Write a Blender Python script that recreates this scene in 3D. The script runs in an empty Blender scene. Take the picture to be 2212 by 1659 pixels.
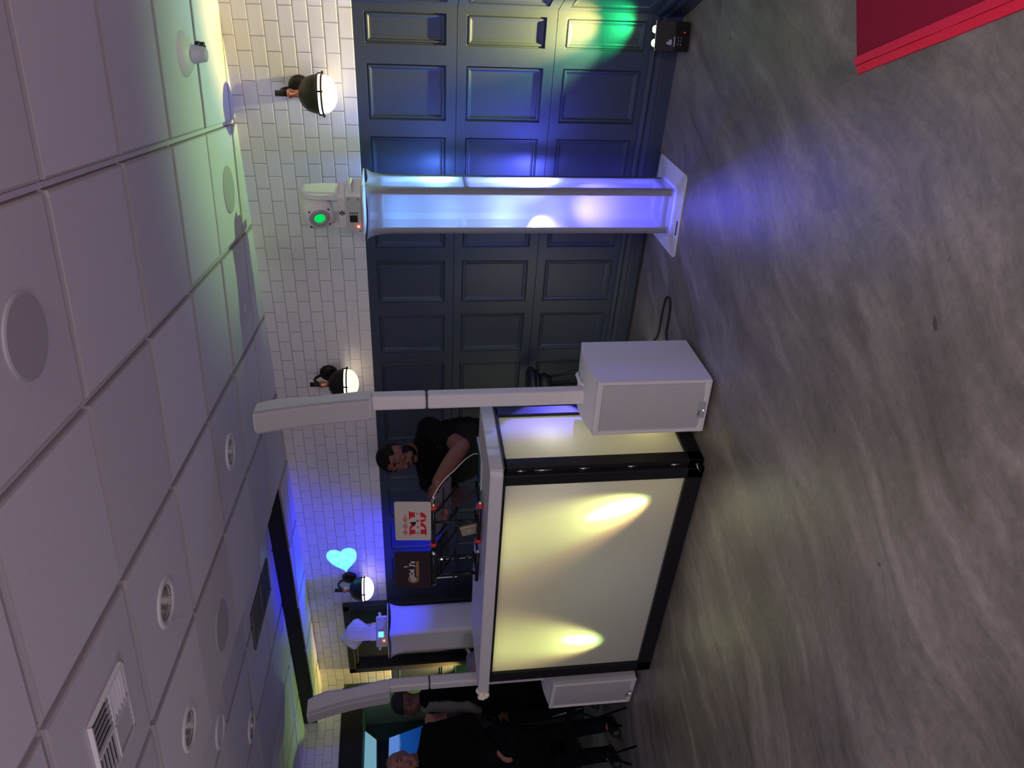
import bpy, bmesh, math, random
from math import sin, cos, pi, radians, sqrt
from mathutils import Vector, Matrix, Euler
random.seed(7)
S = bpy.context.scene
COL = S.collection

# ------------------------------------------------------------------ helpers
BALL = {}
WM = {}            # world matrix of every Empty we make

class MB:
    """collects shapes into one bmesh; build() links it as ONE mesh object"""
    def __init__(s): s.bm = bmesh.new(); s.mi = 0; s.nf = 0; s.T = Matrix.Identity(4); s.sm = False
    def _done(s, f0, smooth):
        # faces made since the last call sit at the end of the list; f0 = -1 looks at all of them
        fs = s.bm.faces; fs.ensure_lookup_table(); n = len(fs)
        for i in range(0 if (f0 < 0 or n < s.nf) else s.nf, n):
            f = fs[i]
            if not f.tag:
                f.tag = True; f.material_index = s.mi; f.smooth = smooth or s.sm
        s.nf = n
    def raw(s, vs, fs, smooth=False):
        v = [s.bm.verts.new(s.T @ Vector(p)) for p in vs]
        for f in fs:
            try: s.bm.faces.new([v[i] for i in f])
            except ValueError: pass
        s._done(0, smooth); return v
    def box(s, c, d, rz=0, bev=0, R=None, seg=2):
        M = Matrix.Translation(c) @ (R.to_4x4() if R is not None else Matrix.Rotation(rz, 4, 'Z')) @ Matrix.Diagonal((d[0], d[1], d[2], 1))
        r = bmesh.ops.create_cube(s.bm, size=1, matrix=s.T @ M)
        if bev:
            es = set(e for v in r['verts'] for e in v.link_edges)
            bmesh.ops.bevel(s.bm, geom=list(es), offset=bev, segments=seg, affect='EDGES', profile=.5)
        s._done(-1 if bev else 0, False)
    def cyl(s, p0, p1, r0, r1=None, n=20, smooth=True, cap=True):
        r1 = r0 if r1 is None else r1
        p0 = Vector(p0); p1 = Vector(p1); d = p1-p0
        q = d.to_track_quat('Z', 'Y').to_matrix().to_4x4()
        a = []; b = []
        for i in range(n):
            t = 2*pi*i/n; w = Vector((cos(t), sin(t), 0))
            a.append(s.bm.verts.new(s.T @ (p0 + (q @ (w*r0)))))
            b.append(s.bm.verts.new(s.T @ (p1 + (q @ (w*r1)))))
        for i in range(n):
            s.bm.faces.new((a[i], a[(i+1) % n], b[(i+1) % n], b[i]))
        s._done(0, smooth)
        if cap:
            s.bm.faces.new(a[::-1]); s.bm.faces.new(b); s._done(0, False)
    def lathe(s, prof, c=(0, 0, 0), R=None, n=32, smooth=True):
        """prof: list of (radius, height) along local z"""
        M = s.T @ Matrix.Translation(c) @ (R.to_4x4() if R is not None else Matrix.Identity(4))
        rings = []
        for r, z in prof:
            if r < 1e-6: rings.append([s.bm.verts.new(M @ Vector((0, 0, z)))]*n)
            else: rings.append([s.bm.verts.new(M @ Vector((r*cos(2*pi*i/n), r*sin(2*pi*i/n), z))) for i in range(n)])
        for a, b in zip(rings, rings[1:]):
            for i in range(n):
                j = (i+1) % n; q = []
                for v in (a[i], a[j], b[j], b[i]):
                    if v not in q: q.append(v)
                if len(q) > 2:
                    try: s.bm.faces.new(q)
                    except ValueError: pass
        s._done(0, smooth)
    def tube(s, pts, r, n=8, cap=True):
        pts = [Vector(p) for p in pts]; rings = []
        up = Vector((0, 0, 1))
        for i, p in enumerate(pts):
            d = (pts[min(i+1, len(pts)-1)] - pts[max(i-1, 0)]).normalized()
            x = d.cross(up)
            if x.length < 1e-3: x = d.cross(Vector((1, 0, 0)))
            x.normalize(); y = d.cross(x)
            rr = r[i] if isinstance(r, (list, tuple)) else r
            rings.append([s.bm.verts.new(s.T @ (p + (x*cos(2*pi*k/n)+y*sin(2*pi*k/n))*rr)) for k in range(n)])
        for a, b in zip(rings, rings[1:]):
            for i in range(n): s.bm.faces.new((a[i], a[(i+1) % n], b[(i+1) % n], b[i]))
        if cap: s.bm.faces.new(rings[0][::-1]); s.bm.faces.new(rings[-1])
        s._done(0, True)
    def ball(s, c, r, n=16, R=None):
        if not isinstance(r, (tuple, list)): r = (r, r, r)
        M = s.T @ Matrix.Translation(c) @ (R.to_4x4() if R is not None else Matrix.Identity(4)) @ Matrix.Diagonal((*r, 1))
        key = n
        if key not in BALL:
            b = bmesh.new(); bmesh.ops.create_uvsphere(b, u_segments=n, v_segments=max(6, n//2+2), radius=1)
            BALL[key] = ([v.co.copy() for v in b.verts], [tuple(v.index for v in f.verts) for f in b.faces]); b.free()
        vs, fs = BALL[key]; nv = s.bm.verts.new; v = [nv(M @ p) for p in vs]
        for f in fs: s.bm.faces.new([v[i] for i in f])
        s._done(0, True)
    def prism(s, poly, f0, f1, smooth=False):
        """poly: 2-D points; f0/f1 map them to the two end faces"""
        a = [s.bm.verts.new(s.T @ Vector(f0(*p))) for p in poly]
        b = [s.bm.verts.new(s.T @ Vector(f1(*p))) for p in poly]
        n = len(poly)
        s.bm.faces.new(a[::-1]); s.bm.faces.new(b); s._done(0, False)
        for i in range(n): s.bm.faces.new((a[i], a[(i+1) % n], b[(i+1) % n], b[i]))
        s._done(0, smooth)
    def build(s, name, mats, parent=None, world=True):
        bmesh.ops.recalc_face_normals(s.bm, faces=s.bm.faces[:])
        if parent is not None and world and parent.name in WM:
            s.bm.transform(WM[parent.name].inverted())
        me = bpy.data.meshes.new(name); s.bm.to_mesh(me); s.bm.free()
        o = bpy.data.objects.new(name, me); COL.objects.link(o)
        for m in (mats if isinstance(mats, (list, tuple)) else [mats]): me.materials.append(m)
        if parent is not None:
            o.parent = parent; WM[o.name] = WM.get(parent.name, Matrix.Identity(4))
        return o

def tag(o, label=None, cat=None, group=None, kind=None):
    if label: o['label'] = label
    if cat: o['category'] = cat
    if group: o['group'] = group
    if kind: o['kind'] = kind
    return o
def empty(name, loc, label=None, cat=None, group=None, rz=0):
    o = bpy.data.objects.new(name, None); COL.objects.link(o)
    o.location = loc; o.rotation_euler = (0, 0, rz); o.empty_display_size = .05
    WM[o.name] = Matrix.Translation(loc) @ Matrix.Rotation(rz, 4, 'Z')
    return tag(o, label, cat, group)
def struct(o): o['kind'] = 'structure'; return o
def copy_tree(o, loc=None, parent=None):
    c = o.copy(); COL.objects.link(c)
    if parent is not None: c.parent = parent
    WM[c.name] = WM.get(parent.name) if parent is not None else Matrix.Translation(loc)
    if loc is not None: c.location = loc
    for ch in list(o.children): copy_tree(ch, None, c)
    return c

# ------------------------------------------------------------------ materials
def lin(r, g, b):
    f = lambda c: c/12.92 if c <= .04045 else ((c+.055)/1.055)**2.4
    return (f(r/255), f(g/255), f(b/255), 1)
def pm(name, col, rough=.5, metal=0, spec=.5, emit=None, es=0, coat=0, trans=0, ior=1.45, bump=None, var=None):
    m = bpy.data.materials.new(name); m.use_nodes = True
    nt = m.node_tree; b = nt.nodes['Principled BSDF']
    b.inputs['Base Color'].default_value = col
    b.inputs['Roughness'].default_value = rough
    b.inputs['Metallic'].default_value = metal
    b.inputs['Specular IOR Level'].default_value = spec
    b.inputs['Coat Weight'].default_value = coat
    b.inputs['Transmission Weight'].default_value = trans
    b.inputs['IOR'].default_value = ior
    if emit: b.inputs['Emission Color'].default_value = emit; b.inputs['Emission Strength'].default_value = es
    tc = nt.nodes.new('ShaderNodeTexCoord')
    nz = nt.nodes.new('ShaderNodeTexNoise'); nz.inputs['Scale'].default_value = (bump or (60, 0))[0]; nz.inputs['Detail'].default_value = 4
    nt.links.new(tc.outputs['Object'], nz.inputs['Vector'])
    v = .06 if var is None else var
    mx = nt.nodes.new('ShaderNodeMix'); mx.data_type = 'RGBA'; mx.blend_type = 'MULTIPLY'
    mx.inputs['Factor'].default_value = 1
    mr = nt.nodes.new('ShaderNodeMapRange'); mr.inputs['To Min'].default_value = 1-v; mr.inputs['To Max'].default_value = 1+v
    nt.links.new(nz.outputs['Fac'], mr.inputs['Value'])
    mx.inputs['A'].default_value = col
    nt.links.new(mr.outputs['Result'], mx.inputs['B'])
    nt.links.new(mx.outputs['Result'], b.inputs['Base Color'])
    if bump:
        bp = nt.nodes.new('ShaderNodeBump'); bp.inputs['Strength'].default_value = bump[1]; bp.inputs['Distance'].default_value = .002
        nt.links.new(nz.outputs['Fac'], bp.inputs['Height']); nt.links.new(bp.outputs['Normal'], b.inputs['Normal'])
    return m
def emat(name, col, s):
    m = bpy.data.materials.new(name); m.use_nodes = True; nt = m.node_tree
    nt.nodes.remove(nt.nodes['Principled BSDF'])
    e = nt.nodes.new('ShaderNodeEmission'); e.inputs[0].default_value = (*col[:3], 1); e.inputs[1].default_value = s
    nt.links.new(e.outputs[0], nt.nodes['Material Output'].inputs[0]); return m
def thin_fabric(name, col, trl=.5, trp=.15, gloss=0.0):
    """stretched thin fabric: diffuse + translucent + a little open weave"""
    m = bpy.data.materials.new(name); m.use_nodes = True; nt = m.node_tree
    nt.nodes.remove(nt.nodes['Principled BSDF'])
    d = nt.nodes.new('ShaderNodeBsdfDiffuse'); d.inputs[0].default_value = col
    t = nt.nodes.new('ShaderNodeBsdfTranslucent'); t.inputs[0].default_value = col
    p = nt.nodes.new('ShaderNodeBsdfTransparent')
    a = nt.nodes.new('ShaderNodeMixShader'); a.inputs[0].default_value = trl
    b = nt.nodes.new('ShaderNodeMixShader'); b.inputs[0].default_value = trp
    nt.links.new(d.outputs[0], a.inputs[1]); nt.links.new(t.outputs[0], a.inputs[2])
    nt.links.new(a.outputs[0], b.inputs[1]); nt.links.new(p.outputs[0], b.inputs[2])
    tc = nt.nodes.new('ShaderNodeTexCoord'); nz = nt.nodes.new('ShaderNodeTexNoise'); nz.inputs['Scale'].default_value = 900
    bp = nt.nodes.new('ShaderNodeBump'); bp.inputs['Strength'].default_value = .05
    nt.links.new(tc.outputs['Object'], nz.inputs['Vector']); nt.links.new(nz.outputs['Fac'], bp.inputs['Height'])
    nt.links.new(bp.outputs['Normal'], d.inputs['Normal'])
    nt.links.new(b.outputs[0], nt.nodes['Material Output'].inputs[0]); return m

WHITE = pm('white_plastic', (.78, .77, .76, 1), .45)
WHITE2 = pm('white_speaker_paint', (.74, .72, .72, 1), .55, bump=(400, .15))
BLACK = pm('black_plastic', (.012, .012, .013, 1), .45)
BLKM = pm('black_frame_metal', (.010, .010, .012, 1), .38, bump=(300, .05))
CHROME = pm('chrome', (.8, .8, .82, 1), .12, 1)
STEEL = pm('brushed_steel', (.6, .6, .6, 1), .3, 1)
NAVY = pm('slate_navy_paint', (.032, .045, .072, 1), .42, bump=(45, .22), spec=.5)
DOORP = pm('dark_door_paint', (.020, .024, .026, 1), .35, bump=(30, .1))
BRONZE = pm('dark_bronze', (.030, .023, .018, 1), .42, .6)
COPPER = pm('copper', (.55, .22, .12, 1), .3, .9)
RED = pm('red_rubber', (.75, .05, .04, 1), .5)
RUBBER = pm('black_rubber', (.01, .01, .011, 1), .6)
SKIN = pm('brown_skin', (.175, .070, .052, 1), .5, var=.15)
SKIN2 = pm('light_skin', (.36, .16, .125, 1), .5, var=.15)
HAIR = pm('black_hair', (.004, .0035, .0035, 1), .7, spec=.2, bump=(250, .6))
CLOTH = pm('black_cloth', (.004, .004, .005, 1), .9, spec=.12, bump=(500, .3))
DENIM = pm('dark_trousers', (.006, .007, .010, 1), .9, spec=.12, bump=(500, .3))
SHOE = pm('black_shoe', (.01, .01, .01, 1), .5)

def ceiling_mat():
    m = pm('ceiling_board', (.74, .725, .78, 1), .9, bump=(260, .55), var=.05)
    return m
def tile_mat(name, axis):
    m = bpy.data.materials.new(name); m.use_nodes = True; nt = m.node_tree; b = nt.nodes['Principled BSDF']
    tc = nt.nodes.new('ShaderNodeTexCoord'); sp = nt.nodes.new('ShaderNodeSeparateXYZ'); cb = nt.nodes.new('ShaderNodeCombineXYZ')
    nt.links.new(tc.outputs['Object'], sp.inputs[0])
    nt.links.new(sp.outputs[axis], cb.inputs[0]); nt.links.new(sp.outputs[2], cb.inputs[1])
    def brick(ms, smooth):
        n = nt.nodes.new('ShaderNodeTexBrick'); n.offset = .5; n.squash = 1
        n.inputs['Scale'].default_value = 1; n.inputs['Brick Width'].default_value = .1545; n.inputs['Row Height'].default_value = .0772
        n.inputs['Mortar Size'].default_value = ms; n.inputs['Mortar Smooth'].default_value = smooth; n.inputs['Bias'].default_value = 0
        n.inputs['Color1'].default_value = (.80, .785, .76, 1); n.inputs['Color2'].default_value = (.76, .745, .72, 1)
        n.inputs['Mortar'].default_value = (.26, .25, .24, 1)
        nt.links.new(cb.outputs[0], n.inputs['Vector']); return n
    b1 = brick(.0016, .1); b2 = brick(.007, 1)
    nt.links.new(b1.outputs['Color'], b.inputs['Base Color'])
    inv = nt.nodes.new('ShaderNodeMath'); inv.operation = 'SUBTRACT'; inv.inputs[0].default_value = 1
    nt.links.new(b2.outputs['Fac'], inv.inputs[1])
    nz = nt.nodes.new('ShaderNodeTexNoise'); nz.inputs['Scale'].default_value = 9; nt.links.new(tc.outputs['Object'], nz.inputs['Vector'])
    ad = nt.nodes.new('ShaderNodeMath'); ad.operation = 'MULTIPLY_ADD'; ad.inputs[1].default_value = .6
    nt.links.new(nz.outputs['Fac'], ad.inputs[0]); nt.links.new(inv.outputs[0], ad.inputs[2])
    bp = nt.nodes.new('ShaderNodeBump'); bp.inputs['Distance'].default_value = .0022; bp.inputs['Strength'].default_value = .8
    nt.links.new(ad.outputs[0], bp.inputs['Height']); nt.links.new(bp.outputs['Normal'], b.inputs['Normal'])
    b.inputs['Roughness'].default_value = .16; b.inputs['Specular IOR Level'].default_value = .5
    return m
def floor_mat():
    m = bpy.data.materials.new('troweled_concrete'); m.use_nodes = True; nt = m.node_tree; b = nt.nodes['Principled BSDF']
    N = nt.nodes.new; L = nt.links.new
    tc = N('ShaderNodeTexCoord')
    mp = N('ShaderNodeMapping'); mp.inputs['Rotation'].default_value = (0, 0, radians(20)); L(tc.outputs['Object'], mp.inputs[0])
    wn = N('ShaderNodeTexNoise'); wn.inputs['Scale'].default_value = .8; L(mp.outputs[0], wn.inputs['Vector'])
    wv = N('ShaderNodeVectorMath'); wv.operation = 'MULTIPLY_ADD'; wv.inputs[1].default_value = (.55, .55, 0)
    L(wn.outputs['Color'], wv.inputs[0]); L(mp.outputs[0], wv.inputs[2])
    ms = N('ShaderNodeMapping'); ms.inputs['Scale'].default_value = (5.0, 1.0, 1); L(wv.outputs[0], ms.inputs[0])
    n1 = N('ShaderNodeTexNoise'); n1.inputs['Scale'].default_value = 1.5; n1.inputs['Detail'].default_value = 10; n1.inputs['Roughness'].default_value = .66; n1.inputs['Distortion'].default_value = .5
    L(ms.outputs[0], n1.inputs['Vector'])
    n2 = N('ShaderNodeTexNoise'); n2.inputs['Scale'].default_value = 1.3; n2.inputs['Detail'].default_value = 5; L(tc.outputs['Object'], n2.inputs['Vector'])
    n3 = N('ShaderNodeTexNoise'); n3.inputs['Scale'].default_value = 120; n3.inputs['Detail'].default_value = 3; L(tc.outputs['Object'], n3.inputs['Vector'])
    a = N('ShaderNodeMath'); a.operation = 'MULTIPLY_ADD'; a.inputs[1].default_value = .55; L(n1.outputs['Fac'], a.inputs[0])
    a2 = N('ShaderNodeMath'); a2.operation = 'MULTIPLY'; a2.inputs[1].default_value = .45; L(n2.outputs['Fac'], a2.inputs[0]); L(a2.outputs[0], a.inputs[2])
    cr = N('ShaderNodeValToRGB'); e = cr.color_ramp.elements
    e[0].position = .36; e[0].color = (.118, .106, .096, 1); e[1].position = .64; e[1].color = (.36, .325, .30, 1)
    k = e.new(.5); k.color = (.212, .191, .174, 1)
    L(a.outputs[0], cr.inputs[0])
    # thin light trowel lines
    w = N('ShaderNodeTexNoise'); w.inputs['Scale'].default_value = 2.2; w.inputs['Detail'].default_value = 2; w.inputs['Distortion'].default_value = 1.2; L(ms.outputs[0], w.inputs['Vector'])
    s1 = N('ShaderNodeMath'); s1.operation = 'SUBTRACT'; s1.inputs[1].default_value = .5; L(w.outputs['Fac'], s1.inputs[0])
    s2 = N('ShaderNodeMath'); s2.operation = 'ABSOLUTE'; L(s1.outputs[0], s2.inputs[0])
    s3 = N('ShaderNodeMapRange'); s3.inputs['From Max'].default_value = .012; s3.inputs['To Min'].default_value = .22; s3.inputs['To Max'].default_value = 0; L(s2.outputs[0], s3.inputs[0])
    mm = N('ShaderNodeMath'); mm.operation = 'MULTIPLY'; L(s3.outputs[0], mm.inputs[0]); L(n2.outputs['Fac'], mm.inputs[1])
    mx = N('ShaderNodeMix'); mx.data_type = 'RGBA'; mx.inputs['B'].default_value = (.5, .47, .45, 1)
    L(mm.outputs[0], mx.inputs['Factor']); L(cr.outputs[0], mx.inputs['A']); L(mx.outputs['Result'], b.inputs['Base Color'])
    rr = N('ShaderNodeMapRange'); rr.inputs['To Min'].default_value = .24; rr.inputs['To Max'].default_value = .42; L(n1.outputs['Fac'], rr.inputs[0]); L(rr.outputs[0], b.inputs['Roughness'])
    n4 = N('ShaderNodeTexNoise'); n4.inputs['Scale'].default_value = 26; n4.inputs['Detail'].default_value = 8; n4.inputs['Roughness'].default_value = .75; L(tc.outputs['Object'], n4.inputs['Vector'])
    ba = N('ShaderNodeMath'); ba.operation = 'MULTIPLY_ADD'; ba.inputs[1].default_value = .55; L(n4.outputs['Fac'], ba.inputs[0]); L(n1.outputs['Fac'], ba.inputs[2])
    r4 = N('ShaderNodeMapRange'); r4.inputs['From Min'].default_value = .3; r4.inputs['From Max'].default_value = .7; r4.inputs['To Min'].default_value = .80; r4.inputs['To Max'].default_value = 1.22; L(n4.outputs['Fac'], r4.inputs[0])
    sk = N('ShaderNodeTexNoise'); sk.inputs['Scale'].default_value = 11; sk.inputs['Detail'].default_value = 2; L(tc.outputs['Object'], sk.inputs['Vector'])
    r5 = N('ShaderNodeMapRange'); r5.inputs['From Min'].default_value = .735; r5.inputs['From Max'].default_value = .755; r5.inputs['To Min'].default_value = 1; r5.inputs['To Max'].default_value = .45; L(sk.outputs['Fac'], r5.inputs[0])
    m4 = N('ShaderNodeMath'); m4.operation = 'MULTIPLY'; L(r4.outputs[0], m4.inputs[0]); L(r5.outputs[0], m4.inputs[1])
    mxb = N('ShaderNodeMix'); mxb.data_type = 'RGBA'; mxb.blend_type = 'MULTIPLY'; mxb.inputs['Factor'].default_value = 1
    L(mx.outputs['Result'], mxb.inputs['A']); L(m4.outputs[0], mxb.inputs['B']); L(mxb.outputs['Result'], b.inputs['Base Color'])
    bp = N('ShaderNodeBump'); bp.inputs['Distance'].default_value = .008; bp.inputs['Strength'].default_value = .45
    L(ba.outputs[0], bp.inputs['Height']); L(bp.outputs['Normal'], b.inputs['Normal'])
    b.inputs['Specular IOR Level'].default_value = .5
    return m
CEIL = ceiling_mat()
CEILE = pm('board_edge_shade', (.52, .49, .48, 1), .9, bump=(260, .3))  # greyer tone puts the shade on the step faces into their colour
CEIL2 = pm('ceiling_board_darker', (.685, .67, .72, 1), .9, bump=(260, .55), var=.05)  # darker and lighter boards paint in the shading of uneven sag
CEIL3 = pm('ceiling_board_lighter', (.79, .775, .83, 1), .9, bump=(260, .55), var=.05)
GRIDM = pm('white_ceiling_grid', (.76, .745, .765, 1), .5)
TILEX = tile_mat('white_subway_tile', 0)
TILEY = tile_mat('white_subway_tile_side', 0)
FLOOR = floor_mat()

# ------------------------------------------------------------------ camera (fitted to the photograph; the phone was held sideways)
F_PX, YAW, PITCH, ROLL, CH = 1657.34, .63484, -.13521, -.02777, 1.57709
HC = 2.50733            # ceiling height
H2 = 2.632              # raised ceiling
YW = 4.5006             # back wall
XR = -.798              # right corner
XL = -6.94              # left wall
ZL, Z1, Z2 = 1.8136, 1.2587, .7094   # ledge and panel seams
fwd = Vector((-sin(YAW)*cos(PITCH), cos(YAW)*cos(PITCH), sin(PITCH)))
r0 = Vector((cos(YAW), sin(YAW), 0)); u0 = r0.cross(fwd)
RR = cos(ROLL)*r0 + sin(ROLL)*u0; UU = -sin(ROLL)*r0 + cos(ROLL)*u0
cam = bpy.data.cameras.new('camera'); co = bpy.data.objects.new('camera', cam); COL.objects.link(co)
M = Matrix.Identity(4)
for i in range(3): M[i][0] = -UU[i]; M[i][1] = RR[i]; M[i][2] = -fwd[i]
M.translation = (0, 0, CH); co.matrix_world = M
cam.sensor_fit = 'HORIZONTAL'; cam.sensor_width = 36; cam.lens = F_PX/2212*36; cam.clip_start = .05
S.camera = co

# ------------------------------------------------------------------ floor, ceiling
m = MB(); m.raw([(-12, -3.5, 0), (3.5, -3.5, 0), (3.5, 8, 0), (-12, 8, 0)], [(0, 1, 2, 3)])
m.raw([(-12, -3.5, -.1), (3.5, -3.5, -.1), (3.5, 8, -.1), (-12, 8, -.1)], [(3, 2, 1, 0)])
struct(m.build('floor', FLOOR))

ROT = .2419; GA, GB = .605, .6144; GX0, GY0 = .30426, 2.17196
cR, sR = cos(ROT), sin(ROT)
def g2w(x, y): return (cR*x - sR*y, sR*x + cR*y)
EDGE = GX0 - 5*GB - .012          # where the low ceiling ends, grid coordinates
HOLES = [(-2.405, 1.957, HC), (-3.02, 1.82, HC), (-2.685, 3.125, HC), (-3.97, 2.36, H2), (-4.70, 2.80, H2)]
def ceiling_grid(m, z, i0, i1, j0, j1):
    """square lay-in boards standing slightly below the grid, with the T bars between"""
    for i in range(i0, i1):
        for j in range(j0, j1):
            x0, x1 = GX0-(i+1)*GB, GX0-i*GB; y0, y1 = GY0+j*GA, GY0+(j+1)*GA
            tl = random.uniform(-.002, .002); jx = random.uniform(-.003, .003); jy = random.uniform(-.003, .003)
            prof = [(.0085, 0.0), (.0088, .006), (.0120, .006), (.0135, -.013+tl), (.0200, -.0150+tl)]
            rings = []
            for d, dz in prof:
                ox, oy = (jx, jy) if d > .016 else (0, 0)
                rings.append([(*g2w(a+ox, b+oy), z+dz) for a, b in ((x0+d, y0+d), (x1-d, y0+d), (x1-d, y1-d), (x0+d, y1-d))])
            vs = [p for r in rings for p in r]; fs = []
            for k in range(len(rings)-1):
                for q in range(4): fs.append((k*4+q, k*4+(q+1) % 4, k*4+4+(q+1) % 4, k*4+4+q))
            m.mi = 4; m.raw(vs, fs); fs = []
            m.mi = random.choice((0, 0, 2, 3)); k = (len(rings)-1)*4
            hole = next((h for h in HOLES if abs(h[2]-z) < .01 and x0+.1 < cR*h[0]+sR*h[1] < x1-.1 and y0+.1 < -sR*h[0]+cR*h[1] < y1-.1), None)
            if hole is None: fs.append((k, k+1, k+2, k+3)); m.raw(vs, fs)
            else:
                zb = z-.0150+tl; gx, gy = cR*hole[0]+sR*hole[1], -sR*hole[0]+cR*hole[1]; n = len(vs); HR = .070
                for q in range(32):
                    a = radians(-135+q*360/32); vs.append((*g2w(gx+HR*cos(a), gy+HR*sin(a)), zb))
                for q in range(4):
                    fs.append((k+q, k+(q+1) % 4, n+(q*8+8) % 32))
                    for w in range(8): fs.append((k+q, n+(q*8+w+1) % 32, n+q*8+w))
                m.raw(vs, fs)
            m.mi = 1   # T bar quads
            for (a0, b0, a1, b1) in ((x0, y0, x1, y0+.0085), (x0, y1-.0085, x1, y1), (x0, y0+.0085, x0+.0085, y1-.0085), (x1-.0085, y0+.0085, x1, y1-.0085)):
                m.raw([(*g2w(a0, b0), z), (*g2w(a1, b0), z), (*g2w(a1, b1), z), (*g2w(a0, b1), z)], [(0, 1, 2, 3)])
m = MB(); ceiling_grid(m, HC, -7, 5, -9, 6)
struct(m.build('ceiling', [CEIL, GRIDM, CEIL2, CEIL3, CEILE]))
# raised ceiling, cut where the white soffit and its black fascia start
YF = 4.085
m = MB(); ceiling_grid(m, H2, 5, 16, -8, 8)
bmesh.ops.bisect_plane(m.bm, geom=m.bm.verts[:]+m.bm.edges[:]+m.bm.faces[:], plane_co=(0, YF, 0), plane_no=(0, 1, 0), clear_outer=True)
# vertical edge between both heights
m.mi = 1
a = g2w(EDGE, -4.2); b = g2w(EDGE, 6)
m.raw([(*a, HC-.001), (*b, HC-.001), (*b, H2), (*a, H2)], [(0, 1, 2, 3)])
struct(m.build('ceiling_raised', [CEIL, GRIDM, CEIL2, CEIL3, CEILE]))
# soffit along the back wall
m = MB(); ceiling_grid(m, HC, 5, 14, 2, 12)
bmesh.ops.bisect_plane(m.bm, geom=m.bm.verts[:]+m.bm.edges[:]+m.bm.faces[:], plane_co=(0, YF, 0), plane_no=(0, 1, 0), clear_inner=True)
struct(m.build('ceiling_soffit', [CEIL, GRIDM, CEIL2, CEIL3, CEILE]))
xe = g2w(EDGE, 0)[0]
m = MB(); m.box(((-3.86-6.88)/2, YF+.008, (HC+H2)/2), (6.88-3.86, .016, H2-HC+.004), bev=.002)
struct(m.build('trim_fascia', pm('black_fascia', (.006, .006, .007, 1), .6)))

# ------------------------------------------------------------------ walls
def recess(mp, s0, s1, z0, z1, m):
    prof = [(0, 0), (.002, .010), (.006, .012), (.012, .006), (.020, .007), (.026, .014), (.034, .016)]
    rings = [[mp(a, dep, b) for a, b in ((s0+d, z0+d), (s1-d, z0+d), (s1-d, z1-d), (s0+d, z1-d))] for d, dep in prof]
    vs = [p for r in rings for p in r]; fs = []
    for k in range(len(rings)-1):
        for q in range(4): fs.append((k*4+q, k*4+(q+1) % 4, k*4+4+(q+1) % 4, k*4+4+q))
    k = (len(rings)-1)*4; fs.append((k, k+1, k+2, k+3)); m.raw(vs, fs)
def wainscot(mp, s0, s1, cols, rows, m, zt=ZL, zb=.0):
    """flat face with grooves at the seams and recessed moulded panels"""
    ss = sorted(set([s0, s1]+[v for c in cols for v in c])); zs = sorted(set([zb, zt]+[v for r in rows for v in r]+[Z1, Z2, Z1-.004, Z2-.004]))
    for a, b in zip(ss, ss[1:]):
        for c, d in zip(zs, zs[1:]):
            if any(abs(a-x[0]) < 1e-6 and abs(b-x[1]) < 1e-6 for x in cols) and any(c >= y[0]-1e-6 and d <= y[1]+1e-6 for y in rows): continue
            if abs(d-Z1) < 1e-6 and abs(c-Z1+.004) < 1e-6 or abs(d-Z2) < 1e-6 and abs(c-Z2+.004) < 1e-6:
                m.raw([mp(a, 0, c), mp(b, 0, c), mp(b, .004, (c+d)/2), mp(a, .004, (c+d)/2), mp(b, 0, d), mp(a, 0, d)], [(0, 1, 2, 3), (3, 2, 4, 5)])
            else:
                m.raw([mp(a, 0, c), mp(b, 0, c), mp(b, 0, d), mp(a, 0, d)], [(0, 1, 2, 3)])
    for x in cols:
        for y in rows: recess(mp, x[0], x[1], y[0], y[1], m)
def baseboard(mp, s0, s1, m):
    prof = [(0, .162), (.010, .160), (.018, .150), (.020, .136), (.012, .128), (.010, .118), (.016, .108), (.022, .098), (.022, .084), (.012, .078), (.013, .073), (.015, .070), (.015, 0)]
    n = len(prof)
    for (a, b), (c, d) in zip(prof, prof[1:]): m.raw([mp(s0, -a, b), mp(s1, -a, b), mp(s1, -c, d), mp(s0, -c, d)], [(0, 1, 2, 3)])
ROWS = [(1.315, 1.755), (.766, 1.204), (.195, .652)]
back = lambda s, dep, z: (s, YW+dep, z)
# tile upper wall (object origin at wall level so courses start at the ledge)
def tile_wall(name, p0, p1, z0, z1, mat, th=.12, zref=ZL):
    o = None; d = Vector((p1[0]-p0[0], p1[1]-p0[1], 0)); L = d.length; ang = math.atan2(d.y, d.x)
    m = MB(); m.box((L/2, th/2, (z0+z1)/2-zref), (L, th, z1-z0)); o = m.build(name, mat)
    o.location = (p0[0], p0[1], zref); o.rotation_euler = (0, 0, ang); return struct(o)
tile_wall('wall_back', (-5.69-.0, YW), (XR, YW), ZL, 2.9, TILEX)
tile_wall('wall_back_over_door', (XL, YW), (-5.69, YW), 2.205, 2.9, TILEX)
tile_wall('wall_back_beside_door', (XL, YW), (-6.69, YW), ZL, 2.205, TILEX)
cols = [(-.997, -.835)]+[(-1.407-.4025*k, -1.10-.4025*k) for k in range(11)]
m = MB(); wainscot(back, -5.69, XR, [(a, b) for a, b in cols], ROWS, m)
struct(m.build('trim_1', NAVY))
m = MB(); wainscot(back, XL, -6.69, [(-6.93, -6.765)], ROWS, m); struct(m.build('trim_3', NAVY))
m = MB(); wainscot(back, -8.4, XL, [(-7.5, -7.1)], ROWS, m)
m.raw([(-8.4, YW, ZL), (XL, YW, ZL), (XL, YW, 2.7), (-8.4, YW, 2.7)], [(0, 1, 2, 3)])
struct(m.build('wall_back_next_room', pm('green_grey_paint', (.10, .12, .09, 1), .5)))
m = MB(); baseboard(back, -5.69, XR-.0, m); baseboard(back, XL, -6.69, m); struct(m.build('baseboard_back', NAVY))
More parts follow.
